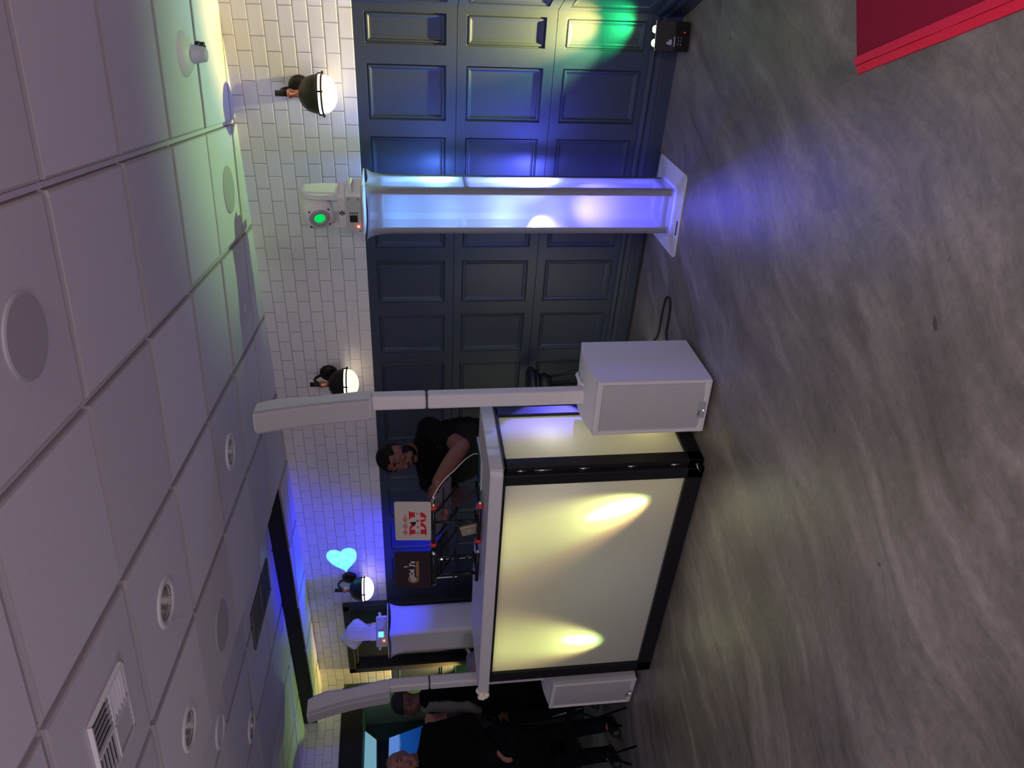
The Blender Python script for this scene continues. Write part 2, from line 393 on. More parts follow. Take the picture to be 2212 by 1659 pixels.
# slanting right wall
DR = Vector((.46, -.888, 0)).normalized(); NR = Vector((DR.y, -DR.x, 0))   # NR points into the room
if NR.x > 0: NR = -NR
right = lambda s, dep, z: (XR+DR.x*s-NR.x*dep, YW+DR.y*s-NR.y*dep, z)
m = MB(); wainscot(right, 0, 2.4, [(.05+.4025*k, .05+.307+.4025*k) for k in range(6)], ROWS, m); struct(m.build('trim_2', NAVY))
m = MB(); baseboard(right, 0, 2.4, m); struct(m.build('baseboard_right', NAVY))
m = MB(); pr = [right(0, 0, 0), right(2.4, 0, 0), right(2.4, .12, 0), right(0, .12, 0)]
m.prism([(p[0], p[1]) for p in pr], lambda x, y: (x, y, ZL), lambda x, y: (x, y, 2.9))
o = m.build('wall_right', TILEX)
# use a rotated object so that the courses follow the wall
ang = math.atan2(DR.y, DR.x); Mx = Matrix.Translation((XR, YW, ZL)) @ Matrix.Rotation(ang, 4, 'Z')
o.data.transform(Mx.inverted()); o.matrix_world = Mx; struct(o)
# left wall: tile band over a black beam, opening below it
tile_wall('wall_left', (XL, YW), (XL, .2), 2.285, 2.9, TILEY, th=-.12)
m = MB(); m.box((XL-.05, 2.3, 2.19), (.14, 4.3, .2), bev=.003); struct(m.build('trim_4', pm('black_beam', (.005, .005, .006, 1), .7)))
m = MB(); m.raw([(XL-.11, YW, 2.11), (-12, YW, 2.11), (-12, -2, 2.11), (XL-.11, -2, 2.11)], [(0, 1, 2, 3)]); struct(m.build('ceiling_next_room', pm('dark_teal_ceiling', (.02, .05, .06, 1), .8)))

# ------------------------------------------------------------------ door
dr = empty('door_1', (-6.188, YW, 0)); struct(dr)
m = MB()
for (x0, x1, z0, z1) in ((-5.75, -5.686, 0, 2.205), (-6.69, -6.626, 0, 2.205), (-6.69, -5.686, 2.145, 2.205)):
    m.box(((x0+x1)/2, YW-.015, (z0+z1)/2), (x1-x0, .07, z1-z0), bev=.004)
m.box((-6.188, YW+.01, 2.13), (.9, .05, .03), bev=.003); m.box((-5.762, YW+.01, 1.07), (.024, .05, 2.14)); m.box((-6.614, YW+.01, 1.07), (.024, .05, 2.14))
m.build('door_frame', pm('dark_door_frame', (.03, .032, .033, 1), .3, bump=(20, .1)), dr)
m = MB(); m.box((-6.188, YW+.045, 1.06), (.83, .04, 2.11), bev=.003); sl = m.build('door_slab', DOORP, dr)
m = MB(); m.cyl((-6.555, YW+.03, 1.063), (-6.555, YW+.01, 1.063), .028); m.cyl((-6.555, YW+.02, 1.063), (-6.555, YW-.04, 1.063), .011)
m.tube([(-6.555, YW-.035, 1.063), (-6.53, YW-.045, 1.062), (-6.45, YW-.04, 1.06)], [.011, .010, .008]); m.build('door_handle', CHROME, dr)
for z in (1.93, 1.10):
    m = MB(); m.cyl((-5.772, YW-.018, z-.055), (-5.772, YW-.018, z+.055), .007); m.build('hinge', STEEL, dr)

# ------------------------------------------------------------------ next room seen through the opening
def ray(px, py):
    return fwd + RR*((1659-py-829.5)/F_PX) - UU*((px-1106)/F_PX)
def onx(px, py, X): d = ray(px, py); t = X/d.x; return Vector((0, 0, CH))+d*t
XB = -7.7
pl = [(786, 1440), (817, 1510), (853, 1541), (1000, 1562), (1400, 1562), (1400, 1759), (700, 1759), (700, 1440)]
pp = [onx(a, b, XB) for a, b in pl]
m = MB(); m.prism([(p.y, max(0.0, p.z)) for p in pp], lambda y, z: (XB, y, z), lambda y, z: (XB-.15, y, z))
struct(m.build('wall_next_room', pm('teal_wall_paint', (.005, .016, .045, 1), .7)))
w1 = empty('window_1', tuple(onx(800, 1620, XB))); struct(w1)
q = [onx(a, b, XB+.06) for a, b in ((785, 1576), (813, 1598), (813, 1690), (780, 1690))]
def slab(q, t, name, mat, par):
    m = MB(); m.prism([(p.y, p.z) for p in q], lambda y, z: (q[0].x, y, z), lambda y, z: (q[0].x-t, y, z)); return m.build(name, mat, par)
slab(q, .02, 'pane', emat('backlit_glass', (.22, .47, .62), .75), w1)
q = [onx(a, b, XB+.03) for a, b in ((780, 1569), (817, 1594), (818, 1700), (775, 1700))]
slab(q, .03, 'window_frame', pm('window_frame_dark', (.01, .02, .03, 1), .5), w1)
q = [onx(a, b, XB+.09) for a, b in ((840, 1594), (925, 1563), (925, 1700), (837, 1700))]
sc = empty('screen', tuple(sum(q, Vector())/4), 'blue glowing wall screen behind the bald guest at the left', 'screen')
m = MB(); m.prism([(p.y, p.z) for p in q], lambda y, z: (q[0].x, y, z), lambda y, z: (q[0].x-.05, y, z)); m.build('bezel', BLACK, sc)
def screen_mat():
    m = emat('screen_picture', (.1, .2, .5), 1); nt = m.node_tree; e = [n for n in nt.nodes if n.type == 'EMISSION'][0]
    tc = nt.nodes.new('ShaderNodeTexCoord'); sp = nt.nodes.new('ShaderNodeSeparateXYZ'); nt.links.new(tc.outputs['Generated'], sp.inputs[0])
    nz = nt.nodes.new('ShaderNodeTexNoise'); nz.inputs['Scale'].default_value = 3; nt.links.new(tc.outputs['Generated'], nz.inputs['Vector'])
    ad = nt.nodes.new('ShaderNodeMath'); ad.operation = 'MULTIPLY_ADD'; ad.inputs[1].default_value = .12; nt.links.new(nz.outputs['Fac'], ad.inputs[0]); nt.links.new(sp.outputs[2], ad.inputs[2])
    cr = nt.nodes.new('ShaderNodeValToRGB'); cr.color_ramp.interpolation = 'LINEAR'; el = cr.color_ramp.elements
    el[0].position = .1; el[0].color = (.004, .03, .16, 1); el[1].position = .80; el[1].color = (.10, .22, .60, 1)
    k = el.new(.74); k.color = (.006, .06, .28, 1); nt.links.new(ad.outputs[0], cr.inputs[0]); nt.links.new(cr.outputs[0], e.inputs[0]); return m
q2 = [p+Vector((.004, 0, 0)) for p in q]
c0 = sum(q2, Vector())/4; q2 = [c0+(p-c0)*.985 for p in q2]
m = MB(); m.prism([(p.y, p.z) for p in q2], lambda y, z: (q2[0].x, y, z), lambda y, z: (q2[0].x-.004, y, z)); m.build('display', screen_mat(), sc)

# ------------------------------------------------------------------ text and marks
def text_faces(m, s, R3, org, h, t=.0006, bold=0, spacing=1):
    """letters as raised faces; R3: columns = right, up, out; org = lower left corner"""
    cu = bpy.data.curves.new('t', 'FONT'); cu.body = s; cu.size = 1; cu.offset = bold; cu.space_character = spacing
    o = bpy.data.objects.new('t', cu); COL.objects.link(o)
    dg = bpy.context.evaluated_depsgraph_get(); me = bpy.data.meshes.new_from_object(o.evaluated_get(dg))
    xs = [v.co.x for v in me.vertices]; ys = [v.co.y for v in me.vertices]
    k = h/(max(ys)-min(ys)); T = Matrix.Translation(org) @ R3.to_4x4() @ Matrix.Scale(k, 4) @ Matrix.Translation((-min(xs), -min(ys), 0))
    w = (max(xs)-min(xs))*k
    b2 = bmesh.new(); b2.from_mesh(me)
    r = bmesh.ops.extrude_face_region(b2, geom=b2.faces[:]); bmesh.ops.translate(b2, verts=[v for v in r['geom'] if isinstance(v, bmesh.types.BMVert)], vec=(0, 0, t/k))
    b2.transform(T); tmp = bpy.data.meshes.new('x'); b2.to_mesh(tmp); b2.free()
    m.bm.from_mesh(tmp); m._done(0, False); bpy.data.meshes.remove(tmp)
    bpy.data.objects.remove(o); bpy.data.curves.remove(cu); return w
def basis(right, up):
    r = Vector(right).normalized(); u = Vector(up).normalized(); n = r.cross(u); return Matrix((r, u, n)).transposed()

# ------------------------------------------------------------------ light columns
FAB = thin_fabric('stretch_fabric', (.50, .50, .55, 1), .50, .22)
FABD = pm('stretch_fabric_closed', (.72, .71, .74, 1), .85, bump=(500, .1))
FABD.node_tree.nodes['Principled BSDF'].inputs['Specular IOR Level'].default_value = .2
def column_mesh(m, half, zt, fl):
    """square sleeve whose top corners are pulled outwards"""
    prof = [(half, .02), (half, .6), (half, 1.2), (half, zt-.16)] + [(half+fl*(1-cos(pi/2*k/6)), zt-.16+.15*sin(pi/2*k/6)*.999) for k in range(1, 7)]
    n = 8; rings = []
    for h, z in prof:
        ring = []
        pull = max(0, (h-half)/fl) if fl else 0
        for c in range(4):
            for k in range(n):
                t = k/n; a = c*pi/2+pi/4; b = a+pi/2
                p = Vector((cos(a), sin(a), 0)).lerp(Vector((cos(b), sin(b), 0)), t)*sqrt(2)
                edge = 1-pull*.10*(1-abs(2*t-1)**2)
                ring.append((p.x*h*edge, p.y*h*edge, z-pull*.012*(1-abs(2*t-1)**2)))
        rings.append(ring)
    vs = [p for r in rings for p in r]; N = 4*n
    fs = [(k*N+i, k*N+(i+1) % N, (k+1)*N+(i+1) % N, (k+1)*N+i) for k in range(len(rings)-1) for i in range(N)]
    m.raw(vs, fs, True)
def light_column(loc, rz, label, half, lit, ang_brace):
    r = empty('light_column', loc, label, 'light column', None, rz)
    T = WM[r.name]
    m = MB(); m.T = T
    # base plate with rounded corners and a slot
    out = []; hb = .245
    for cx, cy, a0 in ((1, 1, 0), (-1, 1, 90), (-1, -1, 180), (1, -1, 270)):
        for k in range(5):
            a = radians(a0+k*22.5); out.append((cx*(hb-.03)+.03*cos(a), cy*(hb-.03)+.03*sin(a)))
    m.prism(out, lambda x, y: (x, y, .001), lambda x, y: (x, y, .007)); m.build('base_plate', WHITE, r)
    m = MB(); m.T = T; m.box((-.07, -hb+.032, .0078), (.085, .016, .0022), bev=.001); m.build('handle_slot', BLACK, r)
    # truss inside
    m = MB(); m.T = T; c = half-.017
    for sx in (1, -1):
        for sy in (1, -1):
            m.box((sx*(half-.005), sy*(half-.019), .9), (.006, .034, 1.74)); m.box((sx*(half-.019), sy*(half-.005), .9), (.034, .006, 1.74))
    m.box((half-.006, 0, 1.22), (.008, 2*half-.03, .028)); m.box((-half+.006, 0, 1.22), (.008, 2*half-.03, .028))
    for z in (.06, 1.70):
        for sx, sy, dx, dy in ((1, 0, .01, 2*half-.04), (-1, 0, .01, 2*half-.04), (0, 1, 2*half-.04, .01), (0, -1, 2*half-.04, .01)):
            m.box((sx*c, sy*c, z), (dx, dy, .03))
    m.build('truss', pm('truss_aluminium', (.6, .6, .6, 1), .4, .6), r)
    m = MB(); m.T = T; column_mesh(m, half+.002, 1.79, .030); sl = m.build('fabric_sleeve', FAB if lit else FABD, r)
    m = MB(); m.T = T; m.box((0, 0, 1.794), (.315, .315, .008), bev=.003); m.build('top_plate', WHITE, r)
    return r
C1 = (-1.782, 4.185, 0)
col1 = light_column((C1[0], C1[1], 0), radians(5), 'glowing white fabric light column between the speaker and the right corner', .128, True, 0)
C2 = (-5.505, 4.04, 0)
col2 = light_column((C2[0], C2[1], 0), 0, 'unlit white fabric light column behind the booth in front of the door', .132, False, 0)

def moving_head(loc, rz, tilt, label, lensmat, disp, face):
    """base, U yoke and head; local -Y is the front of the base; pan turns the yoke"""
    r = empty('moving_head_light', loc, label, 'stage light', None, rz)
    T = WM[r.name] @ Matrix.Scale(1.19, 4)
    WH = WHITE
    m = MB(); m.T = T; m.box((0, 0, .040), (.205, .155, .075), bev=.010, seg=3); m.build('base', WH, r)
    m = MB(); m.T = T; m.box((0, -.080, .040), (.185, .006, .066), bev=.002)
    fp = m.build('control_panel', pm('light_grey_panel', (.5, .5, .5, 1), .5), r)
    m = MB(); m.T = T; m.box((-.02, -.0845, .044), (.036, .003, .036))
    m.build('display', emat('blue_display', (.12, .45, 1), 2.2) if disp else BLACK, fp)
    m = MB(); m.T = T
    for k in range(4):
        m = MB(); m.T = T; m.cyl((.010, -.083, .026+.011*k), (.010, -.086, .026+.011*k), .0035); m.build('button', BLACK, fp)
    for x, z in ((.082, .062), (.082, .018), (-.086, .018)):
        m = MB(); m.T = T; m.cyl((x, -.083, z), (x, -.085, z), .003, n=10); m.build('screw', BLACK, fp)
    m = MB(); m.T = T; m.ball((-.062, -.086, .024), .005); m.build('indicator', emat('red_indicator', (1, .12, .06), 9), fp)
    # side handle
    for sx in (1, -1):
        m = MB(); m.T = T; m.tube([(sx*.100, -.045, .05), (sx*.118, -.040, .055), (sx*.120, 0, .057), (sx*.118, .04, .055), (sx*.100, .045, .05)], .009); m.build('handle', WH, r)
    # yoke
    P = Matrix.Rotation(face, 4, 'Z')
    m = MB(); m.T = T @ P
    m.box((0, 0, .098), (.190, .105, .040), bev=.010, seg=3)
    for sx in (1, -1):
        pf = [(-.045, .09), (.045, .09), (.045, .20), (.034, .262), (.018, .280), (-.018, .280), (-.034, .262), (-.045, .20)]
        m.prism(pf, lambda y, z: (sx*.070, y, z), lambda y, z: (sx*.096, y, z))
        m.prism([(-.03, .11), (.03, .11), (.026, .262), (-.026, .262)], lambda y, z: (sx*.095, y, z), lambda y, z: (sx*.103, y, z))
    yk = m.build('yoke', WH, r)
    m = MB(); m.T = T @ P
    for k in range(7):
        w = .012*(1-abs(k-3)/4)+.004; m.box((0, -.0535, .086+k*.004), (w*2, .003, .0018))
    m.box((0, -.0525, .098), (.002, .003, .026))
    m.build('vent', BLACK, yk)
    m = MB(); m.T = T @ P
    m.prism([(-.010, .212), (.010, .212), (0, .197)], lambda y, z: (-.103, y, z), lambda y, z: (-.1045, y, z))
    for k in range(6): m.box((-.1035, -.015+k*.006, .188), (.002, .0042, .005))
    m.build('emblem', BLACK, yk)
    # head
    Hm = T @ P @ Matrix.Translation((0, 0, .222)) @ Matrix.Rotation(tilt, 4, 'X')
    m = MB(); m.T = Hm
    prof = [(.0, .085), (.045, .083), (.062, .06), (.066, .02), (.068, -.03), (.066, -.075), (.058, -.092)]
    n = 24; rings = []
    for rr, y in prof:
        rings.append([(max(-.0665, min(.0665, rr*1.08*(abs(cos(2*pi*i/n))**.75)*(1 if cos(2*pi*i/n) >= 0 else -1))), y, rr*1.08*(abs(sin(2*pi*i/n))**.75)*(1 if sin(2*pi*i/n) >= 0 else -1)) for i in range(n)])
    vs = [p for q in rings for p in q]; fs = [(k*n+i, k*n+(i+1) % n, (k+1)*n+(i+1) % n, (k+1)*n+i) for k in range(len(rings)-1) for i in range(n)]
    fs.append(tuple(range((len(rings)-1)*n, len(rings)*n))); m.raw(vs, fs, True)
    hd = m.build('head', WH, r)
    m = MB(); m.T = Hm; rot = Matrix.Rotation(radians(90), 3, 'X')
    m.lathe([(.025, .0), (.031, .010), (.046, .006), (.050, 0)], (0, -.090, 0), rot, 32); m.build('lens_ring', pm('grey_bezel', (.35, .35, .36, 1), .4), hd)
    m = MB(); m.T = Hm; m.lathe([(.025, 0), (.018, .006), (0, .009)], (0, -.094, 0), rot, 28); m.build('lens', lensmat, hd)
    for x, z in ((.044, .044), (-.044, .044), (.044, -.044), (-.044, -.044)):
        m = MB(); m.T = Hm; m.cyl((x, -.091, z), (x, -.0945, z), .0045, n=10); m.build('screw', BLACK, hd)
    return r
glens = emat('green_lens', (.0, .72, .12), 1.0)
dlens = pm('dark_lens', (.02, .03, .05, 1), .05, coat=1)
moving_head((C1[0]-.012, C1[1]-.0, 1.798), radians(-8), radians(14), 'white moving head light with a green lens on the glowing column', glens, False, radians(-9))
moving_head((C2[0], C2[1], 1.798), radians(52), radians(-38), 'white moving head light turned aside on the unlit column', dlens, True, radians(-95))

# ------------------------------------------------------------------ the booth
bt = empty('dj_booth', (-3.65, 2.9, 0), 'wide black framed booth with glowing white front panel and white shelf top', 'booth')
BX0, BX1, BY, BZ = -4.575, -2.73, 2.9, 1.095
SCR = thin_fabric('booth_screen_fabric', (.80, .80, .74, 1), .62, .04)
m = MB()
m.box((BX0+.045, BY+.02, BZ/2), (.09, .045, BZ-.012), bev=.003); m.box((BX1-.035, BY+.02, BZ/2), (.07, .045, BZ-.012), bev=.003)
m.box(((BX0+BX1)/2, BY+.02, .052), (BX1-BX0, .045, .092), bev=.003); m.box(((BX0+BX1)/2, BY+.02, BZ-.006), (BX1-BX0, .045, .012))
m.build('front_frame', BLKM, bt)
m = MB(); n = 24
m.box(((BX0+.09+BX1-.07)/2, BY+.018, .592), (BX1-BX0-.15, .002, .995)); m.build('front_screen', SCR, bt)
# right side wing
WX = -2.70
m = MB()
m.box((WX-.02, 2.965, BZ/2), (.045, .07, BZ-.012), bev=.003); m.box((WX-.02, 3.405, BZ/2), (.045, .07, BZ-.012), bev=.003)
m.box((WX-.02, 3.185, .045), (.045, .51, .085), bev=.003); m.box((WX-.02, 3.185, BZ-.012), (.045, .51, .014))
m.build('side_frame', BLKM, bt)
m = MB(); m.box((WX-.018, 3.185, .585), (.002, .38, 1.0)); m.build('side_screen', SCR, bt)
m = MB()
m.box((BX0+.02, 3.185, BZ/2), (.045, .56, BZ-.012)); m.build('left_side_panel', BLKM, bt)
# hinges glinting in the gap between front and wing
for z, l in ((1.0, .05), (.88, .10), (.66, .06), (.40, .05), (.16, .05)):
    m = MB(); m.cyl((BX1+.004, BY+.03, z-l/2), (BX1+.004, BY+.03, z+l/2), .005, n=12); m.build('hinge', STEEL, bt)
m = MB(); m.box((BX1-.0, BY+.03, .045), (.03, .03, .02), bev=.004); m.tube([(BX1-.02, BY-.004, .03), (BX1+.01, BY-.008, .05), (BX1+.02, BY+.02, .05)], .004); m.build('latch', CHROME, bt)
# shelf
SX0, SX1, SY0, SY1, SZ0, SZ1 = -4.672, -2.692, 2.885, 3.475, 1.099, 1.168
m = MB()
pf = [(SX0, SY0), (SX1-.02, SY0), (SX1, SY0+.02), (SX1, SY1), (SX0, SY1)]
m.prism(pf, lambda x, y: (x, y, SZ0), lambda x, y: (x, y, SZ1))
bmesh.ops.bevel(m.bm, geom=m.bm.edges[:], offset=.006, segments=3, affect='EDGES'); m._done(-1, False)
m.build('shelf_top', pm('white_shelf_cover', (.70, .69, .70, 1), .4, bump=(18, .25)), bt)
m = MB()
for k in range(3): m.box((SX1+.0005, 3.02+k*.13, (SZ0+SZ1)/2), (.001, .10, SZ1-SZ0-.004))
m.build('clear_tape', pm('clear_tape_strip', (.66, .67, .76, 1), .15), bt)
# roses at the left end
rs = empty('rosette_cluster', (SX0-.02, SY0+.03, 1.10), 'cluster of cream rosette balls at the left end of the booth shelf', 'decoration')
m = MB()
for k in range(16):
    c = (SX0-.022+random.uniform(-.026, .012), SY0+.02+random.uniform(-.03, .03), 1.133+random.uniform(-.028, .028))
    rr = random.uniform(.016, .024)
    for j in range(3): m.ball((c[0]+random.uniform(-.005, .005), c[1]+random.uniform(-.005, .005), c[2]), rr*(1-.2*j), 10)
m.build('petals', pm('cream_petals', (.95, .92, .72, 1), .35, bump=(120, .5)), rs)
# dark cloth hanging at the left of the booth
m = MB(); n = 40; vs = []; fs = []
for i in range(n+1):
    for j in range(13):
        t = i/n; z = 1.07-j*.08
        vs.append((-4.66-.03*sin(j*.5)-.05*t*(j/12)+.016*sin(t*26+j*.3), 2.97+t*.50+.01*sin(t*40), max(z, .06)+.0*t))
for i in range(n):
    for j in range(12): fs.append((i*13+j, i*13+j+1, (i+1)*13+j+1, (i+1)*13+j))
m.raw(vs, fs, True)
m.raw([(x-.006, y, z) for x, y, z in vs], [f[::-1] for f in fs], True)
tag(m.build('drape', pm('green_lit_drape', (.012, .022, .014, 1), .8), None), 'dark draped cloth hanging below the left end of the booth shelf', 'cloth')  # green light on the black cloth is put into its colour

# ------------------------------------------------------------------ column speakers
def grille_mat():
    m = pm('perforated_grille', (.40, .39, .40, 1), .5); nt = m.node_tree; b = nt.nodes['Principled BSDF']
    tc = nt.nodes.new('ShaderNodeTexCoord'); mp = nt.nodes.new('ShaderNodeMapping'); mp.inputs['Rotation'].default_value = (0, 0, 0)
    nt.links.new(tc.outputs['Object'], mp.inputs[0])
    sp = nt.nodes.new('ShaderNodeSeparateXYZ'); nt.links.new(mp.outputs[0], sp.inputs[0])
    def wave(a, b_, k):
        mu = nt.nodes.new('ShaderNodeMath'); mu.operation = 'MULTIPLY'; mu.inputs[1].default_value = k; nt.links.new(a, mu.inputs[0])
        s = nt.nodes.new('ShaderNodeMath'); s.operation = 'SINE'; 
        if b_ is not None:
            m2 = nt.nodes.new('ShaderNodeMath'); m2.operation = 'MULTIPLY_ADD'; m2.inputs[1].default_value = k*.577; nt.links.new(b_, m2.inputs[0]); nt.links.new(mu.outputs[0], m2.inputs[2]); nt.links.new(m2.outputs[0], s.inputs[0])
        else: nt.links.new(mu.outputs[0], s.inputs[0])
        return s
    a = wave(sp.outputs[0], sp.outputs[2], 2*pi/.0072); c = wave(sp.outputs[2], None, 2*pi/.0062)
    mu = nt.nodes.new('ShaderNodeMath'); mu.operation = 'MULTIPLY'; nt.links.new(a.outputs[0], mu.inputs[0]); nt.links.new(c.outputs[0], mu.inputs[1])
    mr = nt.nodes.new('ShaderNodeMapRange'); mr.inputs['From Min'].default_value = .1; mr.inputs['From Max'].default_value = .35; nt.links.new(mu.outputs[0], mr.inputs[0])
    mx = nt.nodes.new('ShaderNodeMix'); mx.data_type = 'RGBA'; mx.inputs['A'].default_value = (.74, .72, .73, 1); mx.inputs['B'].default_value = (.03, .03, .035, 1)
    nt.links.new(mr.outputs[0], mx.inputs['Factor']); nt.links.new(mx.outputs['Result'], b.inputs['Base Color'])
    return m
GRILLE = grille_mat()
def pa_speaker(loc, rz, label, colrz):
    r = empty('column_speaker', loc, label, 'speaker', 'column speakers beside the booth', rz); T = WM[r.name]
    w, d, h = .325, .43, .655
    # cabinet: side profile in (y, z) with a domed top
    def cab(m, x0, x1, y0, y1, z0, zt, cr):
        n = 10; pf = []
        for i in range(n+1):
            t = -1+2*i/n; pf.append((y0+(y1-y0)*(i/n), zt+cr*(1-t*t)))
        pf = [(y1, z0), (y0, z0)]+pf
        m.prism(pf, lambda y, z: (x0, y, z), lambda y, z: (x1, y, z))
    m = MB(); m.T = T; cab(m, -w/2, w/2, -d/2+.022, d/2, .02, h-.035, .028)
    bmesh.ops.bevel(m.bm, geom=[e for e in m.bm.edges if e.is_manifold and e.calc_face_angle() > .6], offset=.020, segments=4, affect='EDGES'); m._done(-1, False)
    cb = m.build('cabinet', WHITE2, r)
    m = MB(); m.T = T    # front bezel
    for (cx, cz, dx, dz) in ((-w/2+.012, h/2, .022, h-.06), (w/2-.012, h/2, .022, h-.06), (0, .034, w, .036), (0, h-.047, w, .034)):
        m.box((cx, -d/2+.012, cz), (dx, .034, dz), bev=.0095, seg=3)
    m.build('front_bezel', WHITE2, r)
    m = MB(); m.T = T; n = 14; vs = []; fs = []
    for i in range(n+1):
        t = -1+2*i/n; x = t*(w/2-.020); y = -d/2+.006-.012*(1-t*t)
        vs += [(x, y, .050), (x, y, h-.062)]
    for i in range(n): fs.append((2*i, 2*i+2, 2*i+3, 2*i+1))
    m.raw(vs, fs, True); m.raw([(x, y+.004, z) for x, y, z in vs], [f[::-1] for f in fs], True)
    gr = m.build('grille', GRILLE, r, world=True)
    m = MB(); m.T = T; m.box((-.020, -d/2-.006, .053), (.098, .008, .042), bev=.003); bd = m.build('badge', pm('grey_badge', (.42, .41, .42, 1), .4), r)
    m = MB(); RB = (T.to_3x3() @ basis((1, 0, 0), (0, 0, 1))); text_faces(m, 'QSC', RB, T @ Vector((-.052, -d/2-.0105, .058)), .013, bold=.02, spacing=1.25)
    m.build('lettering', BLACK, bd)
    m = MB(); m.T = T; m.ball((-.020, -d/2-.010, .042), .0035, 10); m.build('power_light', emat('blue_power_light', (.15, .4, 1), 6), bd)
    # top handle recess and pole socket
    m = MB(); m.T = T; m.tube([(.03, -.02, h-.01), (.03, .0, h+.006), (.03, .09, h+.006), (.03, .11, h-.01)], .009); m.build('carry_handle', WHITE2, r)
    for sx in (1, -1):
        for sy in (1, -1):
            m = MB(); m.T = T; m.cyl((sx*.12, sy*.17, .001), (sx*.12, sy*.17, .022), .02); m.build('foot', BLACK, r)
    # pole of two boxes with a dark joint, then the slim array
    T2 = T @ Matrix.Rotation(colrz, 4, 'Z')
    T2 = T2 @ Matrix.Translation((-.038, -.022, 0)); px = 0.0
    m = MB(); m.T = T2; m.box((px, .015, (h-.02+1.478)/2), (.082, .074, 1.478-h+.02), bev=.014, seg=3); m.build('pole', WHITE2, r)
    m = MB(); m.T = T2; m.box((px, .015, 1.48), (.078, .070, .006)); m.build('pole_joint', BLACK, r)
    m = MB(); m.T = T2; m.box((px, .015, (1.482+1.775)/2), (.082, .074, .293), bev=.014, seg=3); m.build('pole', WHITE2, r)
    # curved array: sweep in z with forward bow and a deeper head
    m = MB(); m.T = T2; n = 14; rings = []
    za, zb = 1.765, 2.325
    def sec(t):
        z = za+(zb-za)*t; yf = -.092-.100*t+.016*sin(pi*t); yb = .050-.105*t+.022*max(0, 1-abs(t-.78)*4)
        return z, yf, yb
    for i in range(n+1):
        z, yf, yb = sec(i/n); g = .006*((i in (0, n)))
        wv = .057-g
        rings.append([(-wv, yf+.012+g, z), (-wv+.012, yf+g, z), (wv-.012, yf+g, z), (wv, yf+.012+g, z), (wv, yb-.02, z), (wv-.018, yb-g, z), (-wv+.018, yb-g, z), (-wv, yb-.02, z)])
    k = 8; vs = [p for q in rings for p in q]; fs = [(a*k+i, a*k+(i+1) % k, (a+1)*k+(i+1) % k, (a+1)*k+i) for a in range(n) for i in range(k)]
    fs += [tuple(range(k))[::-1], tuple(range(n*k, n*k+k))]; m.raw(vs, fs, False); ar = m.build('array', WHITE2, r)
    m = MB(); m.T = T2; vs = []; fs = []
    for i in range(n+1):
        z, yf, yb = sec(min(max(i/n, .012), .988)); vs += [(-.059, yf+.024, z), (-.057, yf+.004, z), (-.044, yf-.003, z), (.044, yf-.003, z), (.057, yf+.004, z), (.059, yf+.024, z)]
    for a in range(n):
        for i in range(5): fs.append((a*6+i, a*6+i+1, a*6+7+i, a*6+6+i))
    m.raw(vs, fs, False); m.build('array_grille', pm('array_grille_mesh', (.50, .48, .49, 1), .6, bump=(900, .4)), ar)
    return r
SUB1 = (-2.422, 3.235, 0)
pa_speaker(SUB1, radians(5), 'white column speaker on a grille-fronted subwoofer right of the booth', radians(4))
SUB2 = (-5.00, 3.235, 0)
pa_speaker(SUB2, radians(-4), 'white column speaker behind the left end of the booth', radians(0))

# ------------------------------------------------------------------ wall lamps
GLOBE = pm('ribbed_lamp_glass', (1, .95, .85, 1), .3, emit=(1, .80, .55, 1), es=1.35)
def sconce(x, label):
    r = empty('wall_sconce', (x, YW, 2.142), label, 'wall lamp', 'wall lamps on the white tiles')
    RY = Matrix.Rotation(radians(90), 3, 'X')
    m = MB(); m.lathe([(0, .026), (.045, .026), (.058, .020), (.062, .008), (.063, 0), (0, 0)], (x, YW, 2.122), RY); m.build('wall_plate', BRONZE, r)
    m = MB(); pts = []
    for k in range(9):
        a = pi*k/8; pts.append((x, YW-.024-.075*(1-cos(a))/1.0*.5*1.55, 2.127+.085*sin(a)*1.0 if k < 8 else 2.152))
    m.tube(pts, .0095, 10); m.cyl((x, YW-.140, 2.172), (x, YW-.140, 2.237), .016); m.build('arm', BRONZE, r)
    cx, cy = x, YW-.140
    m = MB(); m.lathe([(.012, 2.177), (.022, 2.172), (.026, 2.157), (.018, 2.142), (.020, 2.122), (.024, 2.112)], (cx, cy, 0)); m.build('socket', COPPER, r)
    m = MB(); rr = .100
    m.lathe([(.022, 2.114), (.040, 2.110), (.066, 2.094), (.088, 2.068), (.099, 2.034), (.103, 2.014)]+[(.106, 2.012), (.106, 2.006), (.100, 2.006)], (cx, cy, 0), None, 40)
    m.build('metal_dome', BRONZE, r)
    m = MB(); m.lathe([(.100, 2.006), (.103, 2.002), (.103, 1.996), (.100, 1.994)], (cx, cy, 0), None, 40); m.build('light_band', emat('lit_band', (1, .9, .72), 2.4), r)
    m = MB(); m.lathe([(.100, 1.994), (.107, 1.992), (.107, 1.985), (.100, 1.984)], (cx, cy, 0), None, 40)
    for k in range(4):
        a = k*pi/2+.4; m.cyl((cx+.106*cos(a), cy+.106*sin(a), 1.980), (cx+.106*cos(a), cy+.106*sin(a), 2.012), .005, n=8); m.ball((cx+.113*cos(a), cy+.113*sin(a), 1.986), .007, 8)
    m.build('clamp_ring', BRONZE, r)
    m = MB(); pf = []
    for k in range(15):
        a = pi/2*k/14; rad = .099*cos(a); z = 1.984-.074*sin(a); pf.append((max(0, rad*(1+.012*(k % 2))), z))
    m.lathe(pf, (cx, cy, 0), None, 40, smooth=False); m.build('glass_globe', GLOBE, r)
    return r
sconce(-1.232, 'bronze dome wall lamp nearest the right corner')
sconce(-3.170, 'bronze dome wall lamp half hidden behind the tall white speaker')
sconce(-5.342, 'bronze dome wall lamp lit blue, beside the door')

